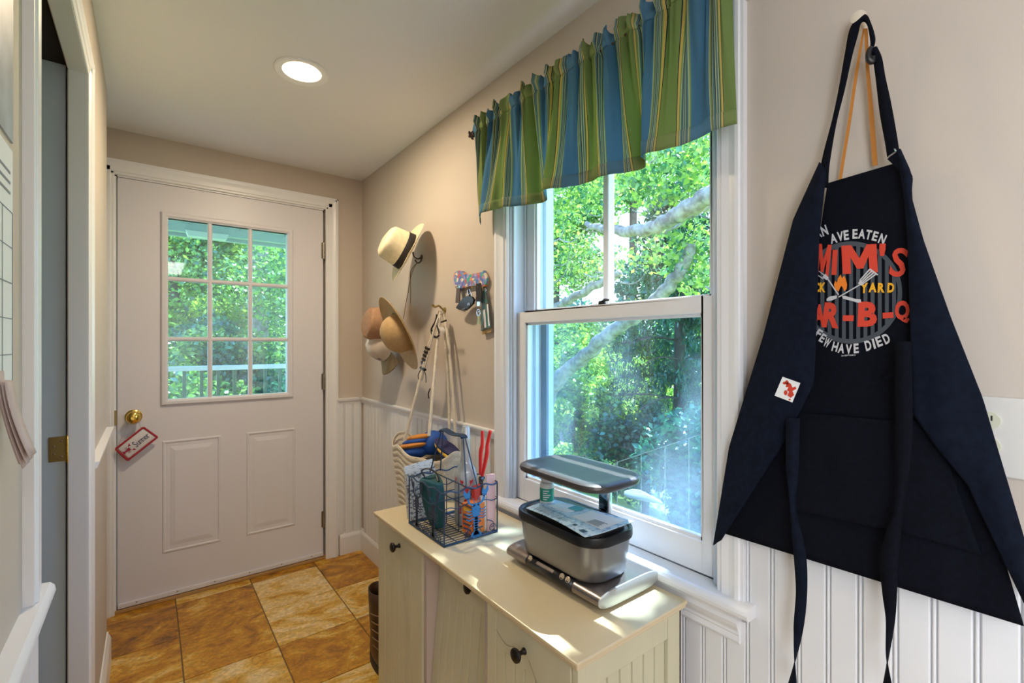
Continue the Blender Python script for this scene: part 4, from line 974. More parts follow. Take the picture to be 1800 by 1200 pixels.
sc_ = n.nodes.new('ShaderNodeSeparateColor'); n.links.new(t_.outputs['Object'], vo.inputs[0]); n.links.new(vo.outputs['Color'], sc_.inputs[0]); n.links.new(sc_.outputs[0], r_.inputs[0]); n.links.new(r_.outputs[0], n.nodes['Principled BSDF'].inputs['Base Color'])
b = MB(); wprism(b, body, 1.032, .008); b.build('rack_board', M['rack'], kr, bevel=.001)
b = MB(); wprism(b, [(u + 1.5, v + .5) for u, v in body], 1.0385, .006); b.build('backing', mat('tan_wood', (.45, .28, .13), .6), kr)
for u in (806, 823, 834, 845, 853):
    b = MB(); p = PX(u, 502, 1.026); b.tube(dense([p, p + Vector((-.008, 0, -.003)), p + Vector((-.012, 0, -.010)), p + Vector((-.016, 0, -.004))], 4), .0013, 6); b.build('cup_hook', M['brass'], kr, smooth=True)
def dangle(name, label, cat, pts, x, th, m, extra=None):
    t = thing(name, tuple(PX(*pts[0], x)), label, cat); b = MB(); wprism(b, pts, x, th); b.build('body', m, t, bevel=.0008)
    if extra: extra(t)
    return t
def ring_at(t, u, v, x, r=.008, m='chrome', name='ring'):
    c = PX(u, v, x); b = MB(); b.tube([c + Vector((0, r * math.cos(a), r * math.sin(a))) for a in np.linspace(0, 2 * math.pi, 17)], .0012, 6); b.build(name, M[m], t, smooth=True)
dangle('pocket_knife', 'dark brown flat strap hanging leftmost on the key rack', 'strap', [(804, 506), (810, 506), (809, 533), (802, 532)], 1.02, .005, mat('brown_leather', (.10, .065, .05), .5), lambda t: ring_at(t, 807, 505, 1.018, .005))
def fob(t):
    ring_at(t, 824, 513, 1.012, .010); ring_at(t, 827, 518, 1.008, .008)
    b = MB(); wprism(b, [(822, 533), (826, 531.5), (827, 536), (822, 537)], 1.0015, .002); wprism(b, [(812, 543), (818, 541.5), (818, 543), (812, 544.5)], 1.0015, .002); b.build('fob_buttons', M['steel'], t)
    b = MB(); b.tube([PX(824, 508, 1.014), PX(826, 522, 1.008)], .004, 8); b.build('ring_link', M['blackiron'], t)
dangle('car_key_fob', 'large black car key fob hanging on the key rack', 'key', [(812, 530), (818, 523), (826, 520), (833, 522), (836, 527), (834, 534), (826, 542), (820, 546), (810, 544.5), (804.5, 541), (807, 537)], 1.012, .010, M['black'], fob)
def lan(t):
    ring_at(t, 841, 549, 1.006, .0125, 'chrome', 'key_ring'); ring_at(t, 842, 551, 1.004, .009)
    b = MB(); wprism(b, [(840, 555), (844, 555), (844, 570), (840, 571)], 1.006, .002); b.build('brass_key', M['agedbrass'], t)
    b = MB(); wprism(b, [(840, 530), (845, 530), (845, 537), (840, 538)], 1.008, .004); b.build('buckle', M['chrome'], t)
dangle('black_lanyard', 'black webbing lanyard with metal rings and a brass key', 'lanyard', [(838, 499), (846, 497), (848, 512), (847, 532), (839, 532), (838, 512)], 1.014, .004, mat('black_web', (.02, .02, .025), .8), lan)
def fp(t):
    b = MB(); wprism(b, [(848, 578), (864, 574), (864, 583), (848, 588.5)], 1.0285, .001); b.build('brown_foot', mat('kraft_card', (.42, .28, .10), .6), t)
    b = MB(); wprism(b, [(849, 545), (853, 543), (855, 575), (852, 576)], 1.0205, .001); wprism(b, [(856, 535), (858, 534), (861, 572), (859, 573)], 1.0205, .001); b.build('card_print', M['papwhite'], t)
    ring_at(t, 853, 510, 1.02, .006)
dangle('teal_key_tag', 'long teal and dark printed tag hanging rightmost on the key rack', 'tag', [(849, 512), (854, 510), (858, 528), (864, 576), (847, 581), (848, 545)], 1.028, .006, mat('teal_card', (.05, .22, .24), .4, col2=(.16, .14, .10), vscale=60), fp)

# ------------------------------------------------------------------ valance and rod
rx, rz = .985, 2.062
rod = thing('curtain_rod', (rx, 1.0, rz), 'dark iron curtain rod with a leaf finial above the window', 'rod')
b = MB(); b.tube([(rx, 1.515, rz), (rx, .46, rz)], .006, 12); b.build('rod', M['iron'], rod, smooth=True)
b = MB()
for k in range(5):
    a = k * 2 * math.pi / 5; c = Vector((rx, 1.530, rz)); b.tube(dense([c, c + Vector((.010 * math.cos(a), .010, .010 * math.sin(a))), c + Vector((.017 * math.cos(a), .004, .017 * math.sin(a)))], 4), [.004, .006, .002], 8)
b.lathe([(0, 0), (.008, .004), (.006, .014), (.003, .02), (0, .03)], frame_mat((0, 1, 0), (rx, 1.515, rz)), 12); b.build('finial', M['iron'], rod, smooth=True)
for y_ in (1.505, .535):
    b = MB(); b.tube(dense([(XR, y_, rz - .012), (1.01, y_, rz - .014), (rx, y_, rz - .008)]), .004, 8); b.box((XR - .004, y_ - .012, rz - .03), (XR + .0, y_ + .012, rz + .02)); b.build('bracket', M['iron'], rod, smooth=True)

def stripe_mat(tl_=.5, dk=1.0):
    m = bpy.data.materials.new('striped_cotton'); m.use_nodes = True; n = m.node_tree; n.nodes.clear(); L = n.links.new
    o = n.nodes.new('ShaderNodeOutputMaterial'); uv = n.nodes.new('ShaderNodeUVMap'); se_ = n.nodes.new('ShaderNodeSeparateXYZ'); L(uv.outputs[0], se_.inputs[0])
    fr = n.nodes.new('ShaderNodeMath'); fr.operation = 'FRACT'; L(se_.outputs[0], fr.inputs[0])
    r = n.nodes.new('ShaderNodeValToRGB'); r.color_ramp.interpolation = 'CONSTANT'; L(fr.outputs[0], r.inputs[0])
    bl = (.13, .30, .46); gr = (.30, .40, .15); cr_ = (.62, .66, .40); ye = (.78, .60, .20); na = (.04, .055, .09); tl = (.17, .32, .34); pg = (.33, .44, .20)
    seq = [(0, bl), (.315, cr_), (.328, pg), (.345, na), (.352, cr_), (.362, tl), (.385, na), (.393, cr_), (.403, tl), (.425, cr_), (.435, na), (.442, pg), (.455, ye), (.480, na), (.487, gr), (.790, na), (.797, ye), (.822, pg), (.838, cr_), (.850, tl), (.872, na), (.880, cr_), (.890, tl), (.915, cr_), (.928, na), (.936, tl), (.962, cr_), (.978, pg)]
    e = r.color_ramp.elements; e[0].position = 0; e[0].color = (*bl, 1); e[1].position = .978; e[1].color = (*pg, 1)
    for p_, c_ in seq[1:-1]: q = e.new(p_); q.color = (*c_, 1)
    bw = n.nodes.new('ShaderNodeTexNoise'); bw.inputs['Scale'].default_value = 900
    tcn = n.nodes.new('ShaderNodeTexCoord'); L(tcn.outputs['Object'], bw.inputs[0])
    mr = n.nodes.new('ShaderNodeMapRange'); mr.inputs[3].default_value = .75 * dk; mr.inputs[4].default_value = 1.2 * dk; L(bw.outputs[0], mr.inputs[0])
    mx = n.nodes.new('ShaderNodeMix'); mx.data_type = 'RGBA'; mx.blend_type = 'MULTIPLY'; mx.inputs[0].default_value = .8; L(r.outputs[0], mx.inputs[6]); L(mr.outputs[0], mx.inputs[7])
    d = n.nodes.new('ShaderNodeBsdfDiffuse'); t = n.nodes.new('ShaderNodeBsdfTranslucent'); L(mx.outputs[2], d.inputs[0]); L(mx.outputs[2], t.inputs[0])
    ms = n.nodes.new('ShaderNodeMixShader'); ms.inputs[0].default_value = tl_; L(d.outputs[0], ms.inputs[1]); L(t.outputs[0], ms.inputs[2]); L(ms.outputs[0], o.inputs[0]); return m
M['stripe'] = stripe_mat(); M['stripe_shaded'] = stripe_mat(.12, .72)  # hem and pocket copy: lost backlight is put in as darker colour
hem = [(1.000, 1.500), (.975, 1.468), (.962, 1.440), (.925, 1.395), (.905, 1.345), (.915, 1.320), (.938, 1.298), (.946, 1.270), (.958, 1.230), (.975, 1.165), (.995, 1.130), (.985, 1.105), (.940, 1.070), (.915, 1.045), (.925, 1.010), (.955, .975), (.980, .938), (.985, .905), (.978, .865), (.975, .825), (.995, .785), (1.012, .755), (.985, .735), (.945, .720), (.938, .695), (.945, .655), (.955, .600), (.962, .545), (.966, .493)]
H = dense([Vector((x, y, 0)) for x, y in hem], 8); H = [Vector((p.x, p.y)) for p in H]
acc = [0]
for i in range(1, len(H)): acc.append(acc[-1] + (H[i] - H[i - 1]).length)
NS = 420; TOT = acc[-1]; hs = []
for k in range(NS + 1):
    s_ = TOT * k / NS; i = min(max(np.searchsorted(acc, s_) - 1, 0), len(H) - 2); f = (s_ - acc[i]) / max(1e-9, acc[i + 1] - acc[i]); hs.append(H[i].lerp(H[i + 1], f))
zb = 1.712; NT = 36; V = []; UV = []
random.seed(3)
def gath(s_): return .012 * math.sin(s_ * 21 * 6.283 + 3 * math.sin(s_ * 9)) + .006 * math.sin(s_ * 47 * 6.283 + 1.5)
rows_t = [0, .03, .06, .09, .105, .12] + list(np.linspace(.16, 1, NT - 6))
for k in range(NS + 1):
    s_ = k / NS; ytop = 1.512 + (.515 - 1.512) * s_ + .006 * math.sin(s_ * 160)
    for t_ in rows_t:
        z = 2.103 + (.009 * math.sin(s_ * 90) + .005 * math.sin(s_ * 211)) * (1 - min(1, t_ * 9)) + (zb - 2.103) * t_ + (.010 * math.sin(s_ * 34) if t_ > .5 else 0) * (t_ - .5)
        wgt = min(1, max(0, (t_ - .10) / .90)) ** 1.15
        gx = gath(s_) * (1 - wgt) * (1.0 if abs(t_ - .105) > .03 else .5)
        xt = rx - .010 + gx
        gfade = max(0, 1 - wgt * 2.2)
        x = xt * (1 - wgt) + hs[k].x * wgt + (.008 * math.sin(s_ * 75 + t_ * 2) + .005 * math.sin(s_ * 131)) * wgt * (1 - wgt) * 3 + gath(s_ * .5) * .25 * wgt
        y = ytop * (1 - wgt) + hs[k].y * wgt
        V.append((x, y, z)); UV.append((s_ * TOT / .156 + .12, t_))
nr = len(rows_t); Fq = [(k * nr + j, k * nr + j + 1, (k + 1) * nr + j + 1, (k + 1) * nr + j) for k in range(NS) for j in range(nr - 1)]
def cloth_obj(name, V, Fq, UV, m, base, parent=None, solid=.0012, label=None, cat=None):
    me = bpy.data.meshes.new(name); base = WL[parent] if parent else Vector(base)
    me.from_pydata([Vector(v) - base for v in V], [], Fq); me.materials.append(m)
    ul = me.uv_layers.new(name='UVMap'); li = np.zeros(len(me.loops), dtype=np.int32); me.loops.foreach_get('vertex_index', li)
    ul.data.foreach_set('uv', np.array(UV, dtype=np.float32)[li].ravel()); me.polygons.foreach_set('use_smooth', [True] * len(me.polygons))
    o = bpy.data.objects.new(name, me); sc.collection.objects.link(o); o.location = base if not parent else (0, 0, 0); WL[o] = base
    if parent: o.parent = parent
    if solid: md = o.modifiers.new('s', 'SOLIDIFY'); md.thickness = solid; md.offset = 0
    return o
val = thing('window_valance', (rx, 1.0, zb), 'short blue and green striped curtain gathered over the top of the window', 'curtain')
cloth_obj('valance_cloth', V, Fq, UV, M['stripe'], None, val, solid=.0007)
# turned hem: a second layer of cloth at the bottom
V2, UV2 = [], []
for k in range(NS + 1):
    for j in range(nr - 4, nr):
        v = Vector(V[k * nr + j]); V2.append((v.x - .0016, v.y, v.z)); UV2.append(UV[k * nr + j])
cloth_obj('hem', V2, [(k * 4 + j, k * 4 + j + 1, (k + 1) * 4 + j + 1, (k + 1) * 4 + j) for k in range(NS) for j in range(3)], UV2, M['stripe_shaded'], None, val, solid=.0007)
V2, UV2 = [], []
for k in range(NS + 1):
    for j in range(0, 6):
        v = Vector(V[k * nr + j]); V2.append((v.x - .0015 - .006 * math.exp(-((j - 2.3) / 1.4) ** 2), v.y, v.z)); UV2.append(UV[k * nr + j])
cloth_obj('rod_pocket', V2, [(k * 6 + j, k * 6 + j + 1, (k + 1) * 6 + j + 1, (k + 1) * 6 + j) for k in range(NS) for j in range(5)], UV2, M['stripe_shaded'], None, val, solid=.0007)

# ------------------------------------------------------------------ apron
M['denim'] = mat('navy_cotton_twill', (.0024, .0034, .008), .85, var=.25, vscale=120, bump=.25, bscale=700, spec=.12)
M['denim2'] = mat('navy_twill_lighter', (.0042, .0072, .017), .85, var=.25, vscale=90, bump=.25, bscale=700, spec=.12)  # lighter navy for the flaps and one tie
ap = thing('barbecue_apron', tuple(PX(1519, 600, 1.02)), 'navy barbecue apron with red and white print hanging from a wall knob', 'apron')
def fold(u, v, amp):
    """soft relief of hanging cloth, in metres off its plane"""
    return amp * (math.sin((u * .9 + v * .12) / 34) * .5 + math.sin((u * .7 - v * .22) / 21 + 1) * .3 + noise.noise(Vector((u / 60, v / 130, 3))) * .8)
def apron_panel(name, L_, R_, x0, amp, m, nx=22, ny=44, edge=.0, solid=.0022, bulge=0.0, parent=None):
    """loft between a left and a right outline (photo coordinates), on the plane x0, with folds"""
    Ld = [Vector((*p, 0)) for p in L_]; Rd = [Vector((*p, 0)) for p in R_]
    def samp(P, t):
        d = [0]
        for i in range(1, len(P)): d.append(d[-1] + (P[i] - P[i - 1]).length)
        s_ = t * d[-1]
        for i in range(1, len(P)):
            if s_ <= d[i] + 1e-9:
                f = (s_ - d[i - 1]) / max(1e-9, d[i] - d[i - 1]); return P[i - 1].lerp(P[i], f)
        return P[-1]
    b = MB(); rows = []
    for j in range(ny + 1):
        A, B = samp(Ld, j / ny), samp(Rd, j / ny); rw = []
        for i in range(nx + 1):
            f = i / nx; p = A.lerp(B, f); e = math.sin(math.pi * f)
            rw.append(PX(p.x, p.y, x0 - fold(p.x, p.y, amp) * (.4 + .6 * e) - bulge * e))
        rows.append(rw)
    b.grid(rows); return b.build(name, m, parent or ap, smooth='all', solid=solid)
bib_x = 1.014
apron_panel('apron_body', [(1455, 322), (1440, 420), (1408, 560), (1330, 760), (1276, 938)], [(1580, 285), (1592, 340), (1625, 480), (1700, 760), (1800, 1100)], bib_x, .0025, M['denim'], nx=40, ny=60)
# hem line and curved top are part of the body outline; flaps turned to the front
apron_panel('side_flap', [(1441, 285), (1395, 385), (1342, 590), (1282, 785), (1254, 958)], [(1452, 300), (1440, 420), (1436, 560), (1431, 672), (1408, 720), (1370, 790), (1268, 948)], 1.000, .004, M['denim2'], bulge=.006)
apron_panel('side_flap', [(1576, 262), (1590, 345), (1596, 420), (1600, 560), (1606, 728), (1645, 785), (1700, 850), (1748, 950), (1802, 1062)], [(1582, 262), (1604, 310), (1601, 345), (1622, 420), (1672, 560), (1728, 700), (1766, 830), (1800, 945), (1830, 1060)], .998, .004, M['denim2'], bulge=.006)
apron_panel('pocket', [(1400, 724), (1388, 800), (1392, 895)], [(1573, 740), (1576, 830), (1580, 935)], 1.008, .003, M['denim'], bulge=.004, nx=26)
apron_panel('pocket', [(1580, 738), (1580, 935)], [(1640, 740), (1725, 975)], 1.010, .002, M['denim'], nx=12)
b = MB(); b.prism([PX(1409, 716, 1.018), PX(1440, 713, 1.018), PX(1442, 728, 1.018), PX(1410, 728, 1.018)], (-.002, 0, 0)); tag(b.build('folded_paper', mat('tan_paper', (.60, .42, .24), .7)), 'tan paper scrap peeking out of the apron pocket', 'paper')
# ties
def ribbon(name, pts, x0, m, parent=ap, wid=None, th=.0016):
    """pts: (u, v, halfwidth px, twist) ribbon seen from the front"""
    b = MB(); rows = []
    D = dense([Vector((u, v, w_)) for u, v, w_ in pts], 8)
    for i, p in enumerate(D):
        w_ = p.z; sgn = 1 if w_ >= 0 else -1
        depth = .010 * (1 - min(1, abs(w_) / 14))
        rows.append([PX(p.x - w_, p.y, x0 - depth), PX(p.x, p.y, x0 - .002), PX(p.x + w_, p.y, x0 + depth * .6)])
    b.grid(rows); return b.build(name, m, parent, smooth='all', solid=th)
ribbon('waist_tie', [(1394, 735, 12), (1393, 820, 11), (1394, 890, 5), (1401, 940, 9), (1407, 985, 11), (1409, 1040, 10), (1404, 1100, 9), (1398, 1155, 1.5), (1392, 1210, -9)], .984, M['denim2'])
ribbon('waist_tie', [(1588, 600, 14), (1589, 760, 15), (1584, 880, 7), (1572, 930, 13), (1563, 985, 16), (1564, 1040, 13), (1565, 1090, 8), (1560, 1155, 1.5), (1560, 1210, -9)], .982, M['denim'])
b = MB(); b.prism([PX(1606, 640, .998), PX(1606, 662, .998), PX(1550, 668, 1.0), PX(1580, 640, 1.0)], (-.003, 0, 0)); b.build('tie_stitch_patch', M['denim'], ap)
# neck strap
knob = thing('wall_peg', tuple(PX(1519, 42)), 'small cream round wall knob holding the apron strap', 'knob')
kp = PX(1519, 44); b = MB(); b.lathe([(.010, 0), (.007, .003), (.006, .018), (.010, .024), (.0125, .030), (.011, .036), (.006, .038), (0, .0385)], frame_mat((-1, 0, 0), kp), 24); b.build('knob_turning', mat('cream_wood_knob', (.70, .62, .50), .4), knob, smooth=True)
def strap(name, pts, x0, m, parent=ap, th=.002, cap=False):
    b = MB(); rows = []
    for i in range(len(pts)):
        (u0, v0), (u1, v1) = pts[i]; rows.append([PX(u0, v0, x0 - .001), PX((u0 + u1) / 2, (v0 + v1) / 2, x0 - .004), PX(u1, v1, x0)])
    R2 = []
    cols = [dense([r_[c] for r_ in rows], 5) for c in range(3)]
    for i in range(len(cols[0])): R2.append([cols[c][i] for c in range(3)])
    b.grid(R2); return b.build(name, m, parent, smooth='all', solid=th)
strap('neck_strap', [((1440, 330), (1456, 330)), ((1445, 282), (1458, 290)), ((1464, 208), (1470, 216)), ((1476, 150), (1484, 160)), ((1486, 92), (1498, 98)), ((1494, 52), (1508, 62)), ((1508, 31), (1512, 44)), ((1522, 26), (1519, 38)), ((1530, 40), (1526, 46)), ((1538, 66), (1531, 74)), ((1536, 82), (1530, 84))], 1.006, M['denim'])
strap('neck_strap', [((1526, 84), (1541, 82)), ((1534, 100), (1550, 102)), ((1540, 140), (1556, 135)), ((1547, 200), (1566, 180)), ((1556, 250), (1576, 235)), ((1560, 276), (1580, 262))], 1.002, M['denim'])
b = MB(); b.tube(dense([PX(1532, 84, 1.0), PX(1527, 92, .996), PX(1527, 104, .994), PX(1533, 109, .998), PX(1536, 100, 1.0)]), .0045, 8); b.build('buckle', M['black'], ap, smooth=True)
b = MB(); b.tube([PX(1562, 276, .999), PX(1575, 267, .997)], .0018, 8); b.tube([PX(1572, 262, .999), PX(1580, 268, .997)], .0016, 8); b.build('metal_ring', M['chrome'], ap)
b = MB(); b.grid([[PX(1560, 280, 1.0), PX(1580, 264, 1.0)], [PX(1582, 300, .998), PX(1592, 285, .998)], [PX(1592, 324, .998), PX(1604, 310, .998)]]); b.build('strap_tab', M['denim'], ap, solid=.003)
# second apron's ochre loop on the same knob
M['ochre'] = mat('ochre_tape', (.52, .20, .03), .6)
b = MB(); 
b.grid([[PX(1517, 50, 1.018), PX(1520, 50, 1.018)], [PX(1504, 120, 1.018), PX(1509, 122, 1.018)], [PX(1491, 210, 1.02), PX(1496, 212, 1.02)], [PX(1474, 316, 1.026), PX(1479, 318, 1.026)]])
b.grid([[PX(1519, 50, 1.016), PX(1525, 50, 1.016)], [PX(1522, 120, 1.018), PX(1528, 120, 1.018)], [PX(1527, 190, 1.02), PX(1535, 190, 1.02)], [PX(1534, 292, 1.026), PX(1543, 290, 1.026)]])
tag(b.build('ochre_neck_loop', M['ochre'], solid=.0015), 'thin ochre cloth loop hanging from the wall knob behind the apron', 'strap')

# print on the bib: flat shapes lying just proud of the cloth
pr_red = mat('red_orange_print', (.60, .045, .018), .7); pr_wh = mat('white_print', (.52, .52, .54), .7); pr_ye = mat('yellow_print', (.80, .40, .01), .7); pr_gr = mat('slate_print', (.050, .062, .078), .8); pr_or = mat('orange_print', (.75, .20, .01), .7)
def bib(h):
    def f(u, v):
        L_ = np.interp(v, [322, 420, 560, 760], [1455, 1440, 1408, 1330]); R_ = np.interp(v, [285, 340, 480, 760], [1580, 1592, 1625, 1700]); t_ = min(1, max(0, (u - L_) / (R_ - L_)))
        return PX(u, v, bib_x - fold(u, v, .0025) * (.4 + .6 * math.sin(math.pi * t_)) - h)
    return f
# grill disc
b = MB(); CXp, CYp, RA = 1496, 514, 90
ringp = [(CXp + (RA if k % 2 == 0 else RA - 8) * math.cos(2 * math.pi * (k // 2) / 72), CYp + (RA if k % 2 == 0 else RA - 8) * 1.0 * math.sin(2 * math.pi * (k // 2) / 72)) for k in range(144)]
b.add([bib(.0022)(*p) for p in ringp], [(2 * k, (2 * k + 2) % 144, (2 * k + 3) % 144, 2 * k + 1) for k in range(72)])
for k in range(-6, 7):
    u = CXp + k * 12.6; hw = 3.4
    hh = math.sqrt(max(0, (RA - 6) ** 2 - (u - CXp) ** 2))
    if hh > 12:
        b.grid([[bib(.0022)(u - hw, CYp - hh + 2 * hh * i / 14), bib(.0022)(u + hw, CYp - hh + 2 * hh * i / 14)] for i in range(15)])
b.build('grill_print', pr_gr, ap)
def word(mb, items, h, m=0):
    for ch_, u, v, w_, hh, rot in items: glyph(mb, ch_, u, v, w_, hh, rot, bib(h), m, shear=.05)
GOFF[0] = .035
b = MB()
word(b, [('M', 1427, 419, 12, 16, -38), ('A', 1437.5, 410.5, 11, 17, -28), ('N', 1449, 405, 11, 18, -22), ('A', 1465, 419, 12, 17, -14), ('V', 1477, 415.5, 11, 17, -10), ('E', 1487.5, 413, 9, 17, -8), ('E', 1503, 411, 9, 17, -2), ('A', 1515, 411, 12, 17, 4), ('T', 1527, 412.5, 10, 17, 10), ('E', 1538.5, 415, 9, 17, 14), ('N', 1551, 420, 11, 18, 20)], .0030)
b.build('white_lettering', pr_wh, ap); b = MB()
word(b, [('F', 1439, 586, 9, 16, 32), ('E', 1446, 594, 8, 16, 30), ('W', 1454, 602, 11, 17, 24), ('H', 1468, 609, 10, 17, 12), ('A', 1479, 612, 11, 17, 6), ('V', 1492, 613.5, 11, 17, 0), ('E', 1505, 612, 9, 17, -5), ('D', 1526, 607, 11, 18, -16), ('I', 1536, 604, 4, 18, -18), ('E', 1545, 600, 10, 18, -22), ('D', 1558, 595, 11, 18, -28)], .0030)
b.build('white_lettering', pr_wh, ap)
GOFF[0] = .022; b = MB()
word(b, [('I', 1431, 458, 9, 56, 4), ('M', 1447, 458, 24, 58, 6), ('I', 1467, 461, 9, 44, 0), ('M', 1511, 455, 62, 50, -3), ("'", 1551, 439, 11, 22, 0), ('S', 1580, 461, 28, 52, 8)], .0034)
b.build('red_lettering', pr_red, ap); b = MB(); GOFF[0] = .05
word(b, [('B', 1421, 552, 20, 36, 0), ('A', 1440, 553, 20, 37, 0), ('R', 1462, 554, 30, 44, 5), ('-', 1491, 559, 19, 10, 0), ('B', 1525, 552, 34, 44, 0), ('-', 1561, 554, 19, 10, -4), ('Q', 1586, 548, 26, 40, -4)], .0034)
b.build('red_lettering', pr_red, ap)
b = MB(); GOFF[0] = .045
word(b, [('B', 1412, 505, 12, 17, 0), ('A', 1424, 505, 12, 17, 0), ('C', 1436, 505, 9, 17, 0), ('K', 1446, 505, 10, 17, 0)], .0034)
b.build('yellow_lettering', pr_ye, ap); b = MB()
word(b, [('Y', 1519, 506, 13, 18, 0), ('A', 1534, 505, 14, 17, 0), ('R', 1549, 505.5, 12, 17, 0), ('D', 1566, 505.5, 12, 17, 0)], .0034)
b.build('yellow_lettering', pr_ye, ap)
GOFF[0] = .01; b = MB()
for i, ch_ in enumerate('bbqapron.co'): glyph(b, ch_, 1480 + i * 2.3, 625 - i * .12, 1.9, 2.8, 0, bib(.003))
b.build('small_print', pr_wh, ap)
b = MB(); Q = bib(.0042)
fl_ = [(1478, 482), (1480, 489), (1484, 484), (1487, 491), (1489, 500), (1488, 508), (1484, 512), (1482, 506), (1479, 502), (1476, 507), (1474, 512), (1468, 508), (1466, 500), (1468, 493), (1471, 497), (1473, 489)]
sheet2(b, fl_, Q); b.build('flame_print', pr_or, ap)
b = MB(); Q = bib(.0044)
def quadline(mb, a, c, w0, w1):
    A, C = Vector((*a, 0)), Vector((*c, 0)); d = (C - A).normalized(); p = Vector((-d.y, d.x, 0))
    pts = [A + p * w0, A - p * w0, C - p * w1, C + p * w1]; mb.add([Q(q.x, q.y) for q in pts], [(0, 1, 2, 3)])
quadline(b, (1474, 522), (1512, 500), 1, 1); quadline(b, (1474, 518), (1455, 490), 1.2, 1.2); quadline(b, (1455, 490), (1448, 484), 3, 4)
for o_ in (-3, 1.5): quadline(b, (1450 + o_, 487 - o_), (1438 + o_, 478 - o_ * 1.2), .9, .6)
sheet2(b, [(1508, 498), (1514, 502), (1519, 498), (1512, 492)], Q)
for k in range(4): quadline(b, (1511 + k * 2.2, 493 + k * 1.6), (1529 + k * 3.6, 473 + k * 2.8), 1.0, 1.3)
quadline(b, (1529, 472.5), (1543, 483), 1.3, 1.3)
sheet2(b, [(1480, 520), (1486, 520), (1503, 525), (1513, 526), (1514, 531), (1508, 532), (1495, 528), (1482, 525)], Q); sheet2(b, [(1471, 519), (1471, 524), (1462, 528), (1453, 529), (1453, 525), (1458, 521)], Q)
b.build('utensil_print', pr_wh, ap)
# sewn tag on the left flap
b = MB(); tg = [(1376, 662), (1407, 673), (1393, 707), (1362, 695)]; b.prism([PX(u, v, .9885) for u, v in tg], (-.0012, 0, 0)); tgo = b.build('care_label', M['papwhite'], ap)
b = MB(); GOFF[0] = .06
def tp_(u, v): return PX(u, v, .9870)
for pts in (blob(1383, 672, 3, 4, 10), [(1384, 671), (1390, 674), (1393, 681), (1398, 679), (1400, 683), (1393, 687), (1396, 694), (1390, 699), (1384, 695), (1387, 688), (1383, 686), (1386, 680), (1381, 680)], blob(1379, 673, 3.2, 2.6, 10), blob(1388, 702, 2, 1.6, 8), blob(1381, 690, 3.4, 4.6, 10)): sheet2(b, pts, tp_)
b.build('red_tag_print', pr_red, tgo); GOFF[0] = .02

# ------------------------------------------------------------------ outlet
ou = thing('electrical_outlet', tuple(PX(1760, 770)), 'cream wall outlet plate half hidden behind the apron', 'outlet')
M['plate'] = mat('cream_plastic', (.66, .64, .60), .35); M['plate2'] = mat('ivory_plastic', (.62, .62, .48), .35)
b = MB(); b.box((XR - .005, -.06, 1.056), (XR, .150, 1.178)); b.build('plate', M['plate'], ou, bevel=.003)
for zc in (1.141, 1.102):
    b = MB(); pts = [Vector((XR - .005, .136 + .017 * math.cos(a), zc + .0135 * math.copysign(min(1, abs(math.sin(a)) * 1.1), math.sin(a)))) for a in np.linspace(0, 2 * math.pi, 29)[:-1]]
    b.prism(pts, (-.0022, 0, 0)); rc = b.build('receptacle', M['plate2'], ou)
    b = MB()
    for yy in (.142, .129): b.box((XR - .0076, yy - .001, zc + .000), (XR - .0070, yy + .001, zc + .008))
    b.box((XR - .0076, .133, zc - .009), (XR - .0070, .138, zc - .004)); b.build('slots', M['dark'], rc)
b = MB(); b.lathe([(.003, 0), (.003, .001), (0, .0015)], frame_mat((-1, 0, 0), (XR - .005, .136, 1.1215)), 12); b.build('screw', M['plate2'], ou)

# ------------------------------------------------------------------ calendar on the left wall
cal = thing('wall_calendar', (XL, .6, 1.10), 'paper wall calendar with a grey photo and ruled days on the left wall', 'calendar')
b = MB(); b.box((XL, .50, 1.19), (XL + .0015, .815, 1.49)); pg = b.build('month_page', M['papwhite'], cal)
b = MB(); b.box((XL, .50, 1.50), (XL + .002, .815, 1.80)); pp = b.build('picture_page', mat('grey_photo', (.45, .52, .60), .4, col2=(.12, .13, .15), vscale=6), cal)
b = MB()
for k in range(6): b.box((XL + .0016, .51, 1.205 + k * .042), (XL + .0020, .812, 1.206 + k * .042))
for k in range(7): b.box((XL + .0016, .512 + k * .05, 1.205), (XL + .0020, .513 + k * .05, 1.415))
for k in range(3): b.box((XL + .0016, .60 - k * .01, 1.435 + k * .012), (XL + .0020, .80, 1.438 + k * .012))
b.build('ruled_lines', mat('grey_ink', (.22, .25, .30), .6), pg)
b = MB(); rows = []
for t_ in np.linspace(0, 1, 8): rows.append([Vector((XL + .003 + .030 * t_ ** 1.5 * (.6 + .4 * s_), .60 + .17 * s_ - .0 * t_, 1.205 - .10 * t_)) for s_ in np.linspace(0, 1, 5)])
M['pinkp'] = mat('pinkish_shaded_paper', (.58, .47, .45), .6)  # calendar pages in shade; the shade is put into this pinkish colour
for q_ in range(4):
    b = MB(); b.grid([[Vector((XL + .002 + q_ * .0035 + .018 * t_ ** 1.5, .73 + .035 * s_ - q_ * .006, 1.20 + (.02 if q_ else .03) - (.10 - .006 * q_) * t_)) for s_ in np.linspace(0, 1, 3)] for t_ in np.linspace(0, 1, 8)]); b.build('curled_page', M['pinkp'], cal, smooth=True, solid=.0012)

